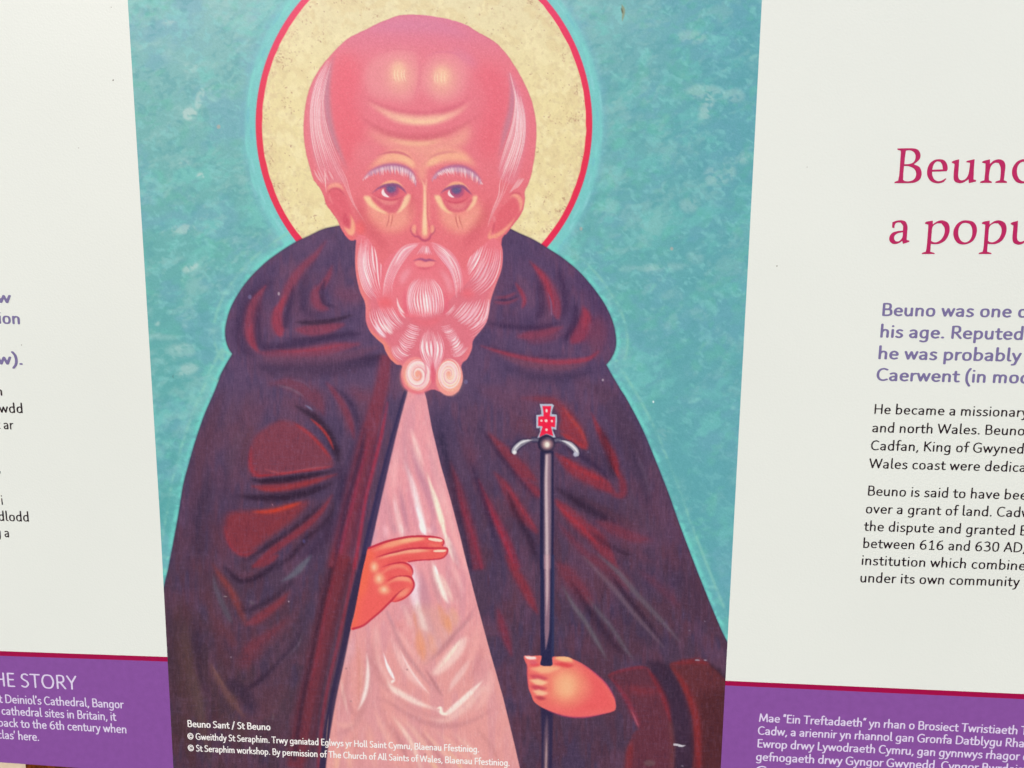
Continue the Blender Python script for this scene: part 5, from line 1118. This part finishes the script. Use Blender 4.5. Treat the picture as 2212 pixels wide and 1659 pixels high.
def glyph(ch, r):
    key = (ch, r)
    if key in CACHE: return CACHE[key]
    adv, strokes = GL[ch]
    if not strokes: CACHE[key] = (np.zeros((0, 2)), []); return CACHE[key]
    h = .05; xs_ = np.arange(-.15, adv+.2, h); ys_ = np.arange(-.6, 1.80, h)
    X, Y = np.meshgrid(xs_, ys_); D = np.full(X.shape, 9.0)
    asp = 1.16
    for s in strokes:
        p = np.array([[float(v) for v in q.split(',')] for q in s[2:].split()])
        if s[0] == 'c': p = spline(p, False, 5)
        if ch.isupper() or ch in '0136()/@': p = p*[1, 1.09]
        else: p = np.stack([p[:, 0], np.where(p[:, 1] > 1, 1+(p[:, 1]-1)*1.25, p[:, 1])], 1)
        for a, b in zip(p[:-1], p[1:]):
            ax, ay, bx, by = a[0], a[1]*asp, b[0], b[1]*asp
            dx, dy = bx-ax, by-ay; L2 = max(dx*dx+dy*dy, 1e-9)
            t = np.clip(((X-ax)*dx+(Y*asp-ay)*dy)/L2, 0, 1)
            D = np.minimum(D, np.hypot(X-ax-t*dx, Y*asp-ay-t*dy))
    F = r-D; verts = []; faces = []; vi = {}
    def vert(k, x, y):
        if k not in vi: vi[k] = len(verts); verts.append((x, y))
        return vi[k]
    ny, nx = F.shape
    inside = F > 0
    for j in range(ny-1):
        run = None
        for i in range(nx):
            fullc = i < nx-1 and inside[j, i] and inside[j, i+1] and inside[j+1, i] and inside[j+1, i+1]
            if fullc:
                if run is None: run = i
                continue
            if run is not None:
                faces.append([vert(('n', j, run), xs_[run], ys_[j]), vert(('n', j, i), xs_[i], ys_[j]), vert(('n', j+1, i), xs_[i], ys_[j+1]), vert(('n', j+1, run), xs_[run], ys_[j+1])])
                run = None
            if i == nx-1: continue
            cs = [(j, i), (j, i+1), (j+1, i+1), (j+1, i)]
            if not any(inside[c] for c in cs): continue
            poly = []
            for k in range(4):
                a, b = cs[k], cs[(k+1) % 4]
                if inside[a]: poly.append(vert(('n',)+a, xs_[a[1]], ys_[a[0]]))
                if inside[a] != inside[b]:
                    f = F[a]/(F[a]-F[b]); e = ('e',)+min(a, b)+max(a, b)
                    poly.append(vert(e, xs_[a[1]]+f*(xs_[b[1]]-xs_[a[1]]), ys_[a[0]]+f*(ys_[b[0]]-ys_[a[0]])))
            if len(poly) > 2: faces.append(poly)
    CACHE[key] = (np.array(verts), faces); return CACHE[key]

def text_line(tile, text, pL, pR, xh, r, mat, parent, extra='', tileR=None, track=.06):
    """letters on a baseline from pL to pR (tile units); xh = height of a small letter in tracing units"""
    a = T(tile, [pL])[0]; b = T(tileR or tile, [pR])[0]
    A, Bp = board([a])[0], board([b])[0]
    mid = (a+b)/2; hs_ = np.linalg.norm(board([mid])[0]-board([mid-[0, xh]])[0])
    d = Bp-A; Ln = np.linalg.norm(d); d /= Ln; n = np.array([-d[1], d[0]])
    tot = sum(GL[c][0]+track for c in text)-track-.16; sx = Ln/tot
    x = -.08; verts = []; faces = []
    for c in text+extra:
        gv, gf = glyph(c, r); o = len(verts)
        for v in gv:
            q = A+d*(v[0]+x)*sx+n*v[1]*hs_
            verts.append((q[0], Y_TEXT, q[1]))
        faces += [[k+o for k in f] for f in gf]
        x += GL[c][0]+track
    name = 'text_line'
    return mesh_obj(name, verts, faces, mat, parent)

BD, RG, GS_ = .110, .090, .102
# left column
for tx, l, r_e in (('w', (-10, 304), (67, 306)), ('ion', (-4, 438), (131, 442)), ('w).', (-8, 703), (147, 706))):
    text_line('b', tx, l, r_e, 17.5, BD, M_LILAC, white_l)
for tl, tx, l, r_e in (('b', 'n', (-22, 904), (18, 905)), ('b', 'wdd', (2, 1016), (150, 1018)), ('b', 't ar', (-18, 1121), (86, 1124)), ('b', ',', (-2, 1402), (5, 1402)),
                       ('b', 'i', (14, 1612), (21, 1612)), ('c', 'dlodd', (-4, 57), (190, 62)), ('c', 'g a', (-22, 160), (62, 164))):
    text_line(tl, tx, l, r_e, 14.2, RG, M_BLACK, white_l)
text_line('c', 'HE STORY', (-30, 1128), (497, 1152), 20.5, .082, M_PALE, purple_l)
for tx, l, r_e in (('t Deiniol\'s Cathedral, Bangor', (0, 1235), (800, 1272)), ('cathedral sites in Britain, it', (15, 1312), (752, 1352)),
                   ('back to the 6th century when', (-6, 1388), (822, 1433)), ('clas\' here.', (-10, 1466), (255, 1483))):
    text_line('c', tx, l, r_e, 12.4, GS_, M_PALE, purple_l, track=.02)
# right column
for tx, ex, l, r_e in (('Beuno was one', ' of', (1292, 388), (2122, 398)), ('his age. Reputed', '', (1280, 528), (2200, 544)), ('he was probably', '', (1268, 668), (2182, 684)), ('Caerwent (in mo', 'd', (1258, 808), (2170, 825))):
    text_line('e', tx, l, r_e, 18.6, BD, M_LILAC, white_r, ex)
for tl, tx, ex, l, r_e in (('e', 'He became a missionar', 'y', (1240, 1023), (2185, 1043)), ('e', 'and north Wales. Beuno', '', (1228, 1142), (2210, 1163)),
        ('e', 'Cadfan, King of Gwyned', 'd', (1220, 1258), (2205, 1281)), ('e', 'Wales coast were dedica', '', (1210, 1375), (2218, 1400)),
        ('e', 'Beuno is said to have bee', 'n', (1198, 1552), (2224, 1580)), ('f', 'over a grant of land. Cadw', '', (1186, 8), (2250, 35)),
        ('f', 'the dispute and granted B', '', (1176, 122), (2228, 152)), ('f', 'between 616 and 630 AD,', '', (1168, 232), (2216, 262)),
        ('f', 'institution which combine', 'd', (1158, 342), (2215, 378)), ('f', 'under its own community', ' r', (1150, 455), (2175, 482))):
    text_line(tl, tx, l, r_e, 14.6, RG, M_BLACK, white_r, ex)
for tx, ex, l, r_e in (('Mae qEin TreftadaethQ yn rhan o Brosiect Twristiaeth', ' T', (495, 1358), (2165, 1440)), ('Cadw, a ariennir yn rhannol gan Gronfa Datblygu Rha', 'n', (488, 1441), (2208, 1524)),
        ('Ewrop drwy Lywodraeth Cymru, gan gynnwys rhagor', ' o', (484, 1524), (2176, 1607)), ('gefnogaeth drwy Gyngor Gwynedd, Cyngor Bwrdeist', '', (476, 1609), (2225, 1694)), ('C', '', (476, 1698), (535, 1701))):
    text_line('f', tx, l, r_e, 12.4, GS_, M_PALE, purple_r, ex, track=.02)
# caption over the portrait
text_line('G', 'Beuno Sant / St Beuno', (357, 1338), (997, 1364), 10.0, .115, M_CAPT, portrait, track=.03)
text_line('G', '@ Gweithdy St Seraphim. Trwy ganiatad Eglwys yr Holl Saint Cymru, Blaenau Ffestiniog.', (357, 1434), (1512, 1536), 9.6, .112, M_CAPT, portrait, tileR='H', track=.03)
text_line('G', '@ St Seraphim workshop. By permission of The Church of All Saints of Wales, Blaenau Ffestiniog.', (360, 1525), (1750, 1642), 9.6, .112, M_CAPT, portrait, tileR='H', track=.03)

# heading in an upright italic serif, drawn letter by letter
def cornered(p, lim=52):
    p = np.asarray(p, float); n = len(p); cr = []
    for i in range(n):
        a = p[i]-p[i-1]; b = p[(i+1) % n]-p[i]
        an = abs(math.degrees(math.atan2(a[0]*b[1]-a[1]*b[0], a@b)))
        if an > lim: cr.append(i)
    if not cr: return spline(p, True, 6)
    out = []
    for k, i in enumerate(cr):
        j = cr[(k+1) % len(cr)]; j = j if j > i else j+n
        seg = p[[m % n for m in range(i, j+1)]]
        s = seg if len(seg) < 3 else spline(seg, False, 6)
        out.append(s[:-1])
    return np.vstack(out)
ph = lambda s: np.array([[float(v) for v in q.split(',')] for q in s.split()])
LB = ('238,98 380,95 490,97 560,120 598,190 580,270 495,345 580,385 616,470 600,560 540,615 440,636 192,637 196,617 250,597 268,500 284,280 292,150 280,130 242,120', '372,132 440,127 500,160 522,220 500,300 440,335 348,344 358,230', '343,370 420,376 500,415 531,490 505,570 440,605 365,606 328,585 332,480')
Le = ('1005,452 778,460 784,520 815,580 870,606 930,595 990,560 1000,574 950,622 860,640 765,610 708,530 703,430 738,340 800,285 870,266 955,275 1005,330 1022,410', '780,428 945,422 935,350 905,305 850,302 805,345')
Lu = ('1084,306 1120,287 1200,266 1192,400 1184,520 1200,575 1240,593 1300,570 1342,500 1360,400 1368,322 1310,312 1318,292 1430,266 1440,272 1430,400 1423,580 1464,588 1460,612 1350,637 1345,577 1270,625 1200,638 1130,608 1112,540 1118,440 1128,340 1085,320',)
Ln_ = ('1553,307 1590,287 1680,266 1678,335 1740,285 1820,266 1890,292 1918,360 1908,480 1895,592 1942,612 1942,633 1760,633 1764,612 1833,592 1845,480 1842,390 1815,325 1755,322 1695,375 1668,480 1662,592 1708,614 1706,633 1523,633 1528,612 1590,592 1604,450 1608,332 1558,320',)
Lo = ('1310,1215 1420,1240 1474,1330 1462,1450 1400,1545 1290,1590 1180,1570 1118,1480 1113,1370 1165,1275 1235,1227', '1300,1255 1370,1280 1402,1360 1395,1460 1350,1535 1280,1557 1220,1520 1188,1440 1193,1340 1238,1272')
La = ('160,1245 230,1220 310,1215 370,1240 397,1320 390,1420 384,1520 427,1530 424,1550 325,1582 315,1535 250,1575 170,1580 118,1535 116,1470 160,1410 240,1383 325,1375 326,1300 290,1250 235,1250 202,1280 192,1337 155,1327', '324,1400 250,1415 200,1450 188,1500 212,1540 262,1540 308,1495 322,1450')
Lp = ('667,1253 700,1234 790,1219 790,1278 860,1230 940,1215 1025,1255 1053,1340 1035,1440 980,1530 890,1580 800,1585 760,1580 755,1640 750,1702 818,1722 816,1739 618,1739 622,1720 680,1702 695,1620 713,1400 720,1282 672,1270', '790,1312 850,1266 920,1262 968,1325 972,1410 930,1500 860,1550 800,1554 764,1532 774,1400')
def heading(letters):
    verts = []; faces = []
    for L, dx, dy in letters:
        loops = []
        for s in L:
            q = board(T('Z', cornered(ph(s)+[dx, dy]))); loops.append([Vector((a, b, 0)) for a, b in q])
        o = len(verts); verts += [(v.x, Y_TEXT, v.y) for lp in loops for v in lp]
        faces += [(a+o, b+o, c+o) for a, b, c in tessellate_polygon(loops)]
    return mesh_obj('heading_line', verts, faces, M_HEAD, white_r)
heading([(LB, 0, 0), (Le, 0, 0), (Lu, 0, 0), (Ln_, 0, 0), (Lo, 912, -950)])
heading([(La, 0, 0), (Lp, 0, 0), (Lo, 0, 0), (Lp, 884, 0), (Lu, 915, 955)])

# specks of dirt on the panels
sv = []; sf = []
def speck(par, p, r, mat=M_DOT):
    c = board([p])[0]; n = 7; rr = np.random.RandomState(int(p[0]*7+p[1])).uniform(.6, 1.3, n)*r*.00025
    vs2 = [(c[0]+rr[k]*math.cos(k/n*6.283), Y_TEXT, c[1]+rr[k]*math.sin(k/n*6.283)) for k in range(n)]
    mesh_obj('dirt_speck', vs2, [tuple(range(n))], mat, par)
for p, r in (((245, 173.5), 1.6), ((47, 745), 1.2), ((240.7, 15.7), 1.0), ((171, 320), .9)): speck(white_l, p, r)
for p, r in (((1678, 574.7), 1.3), ((1743, 361), .8)): speck(white_r, p, r)
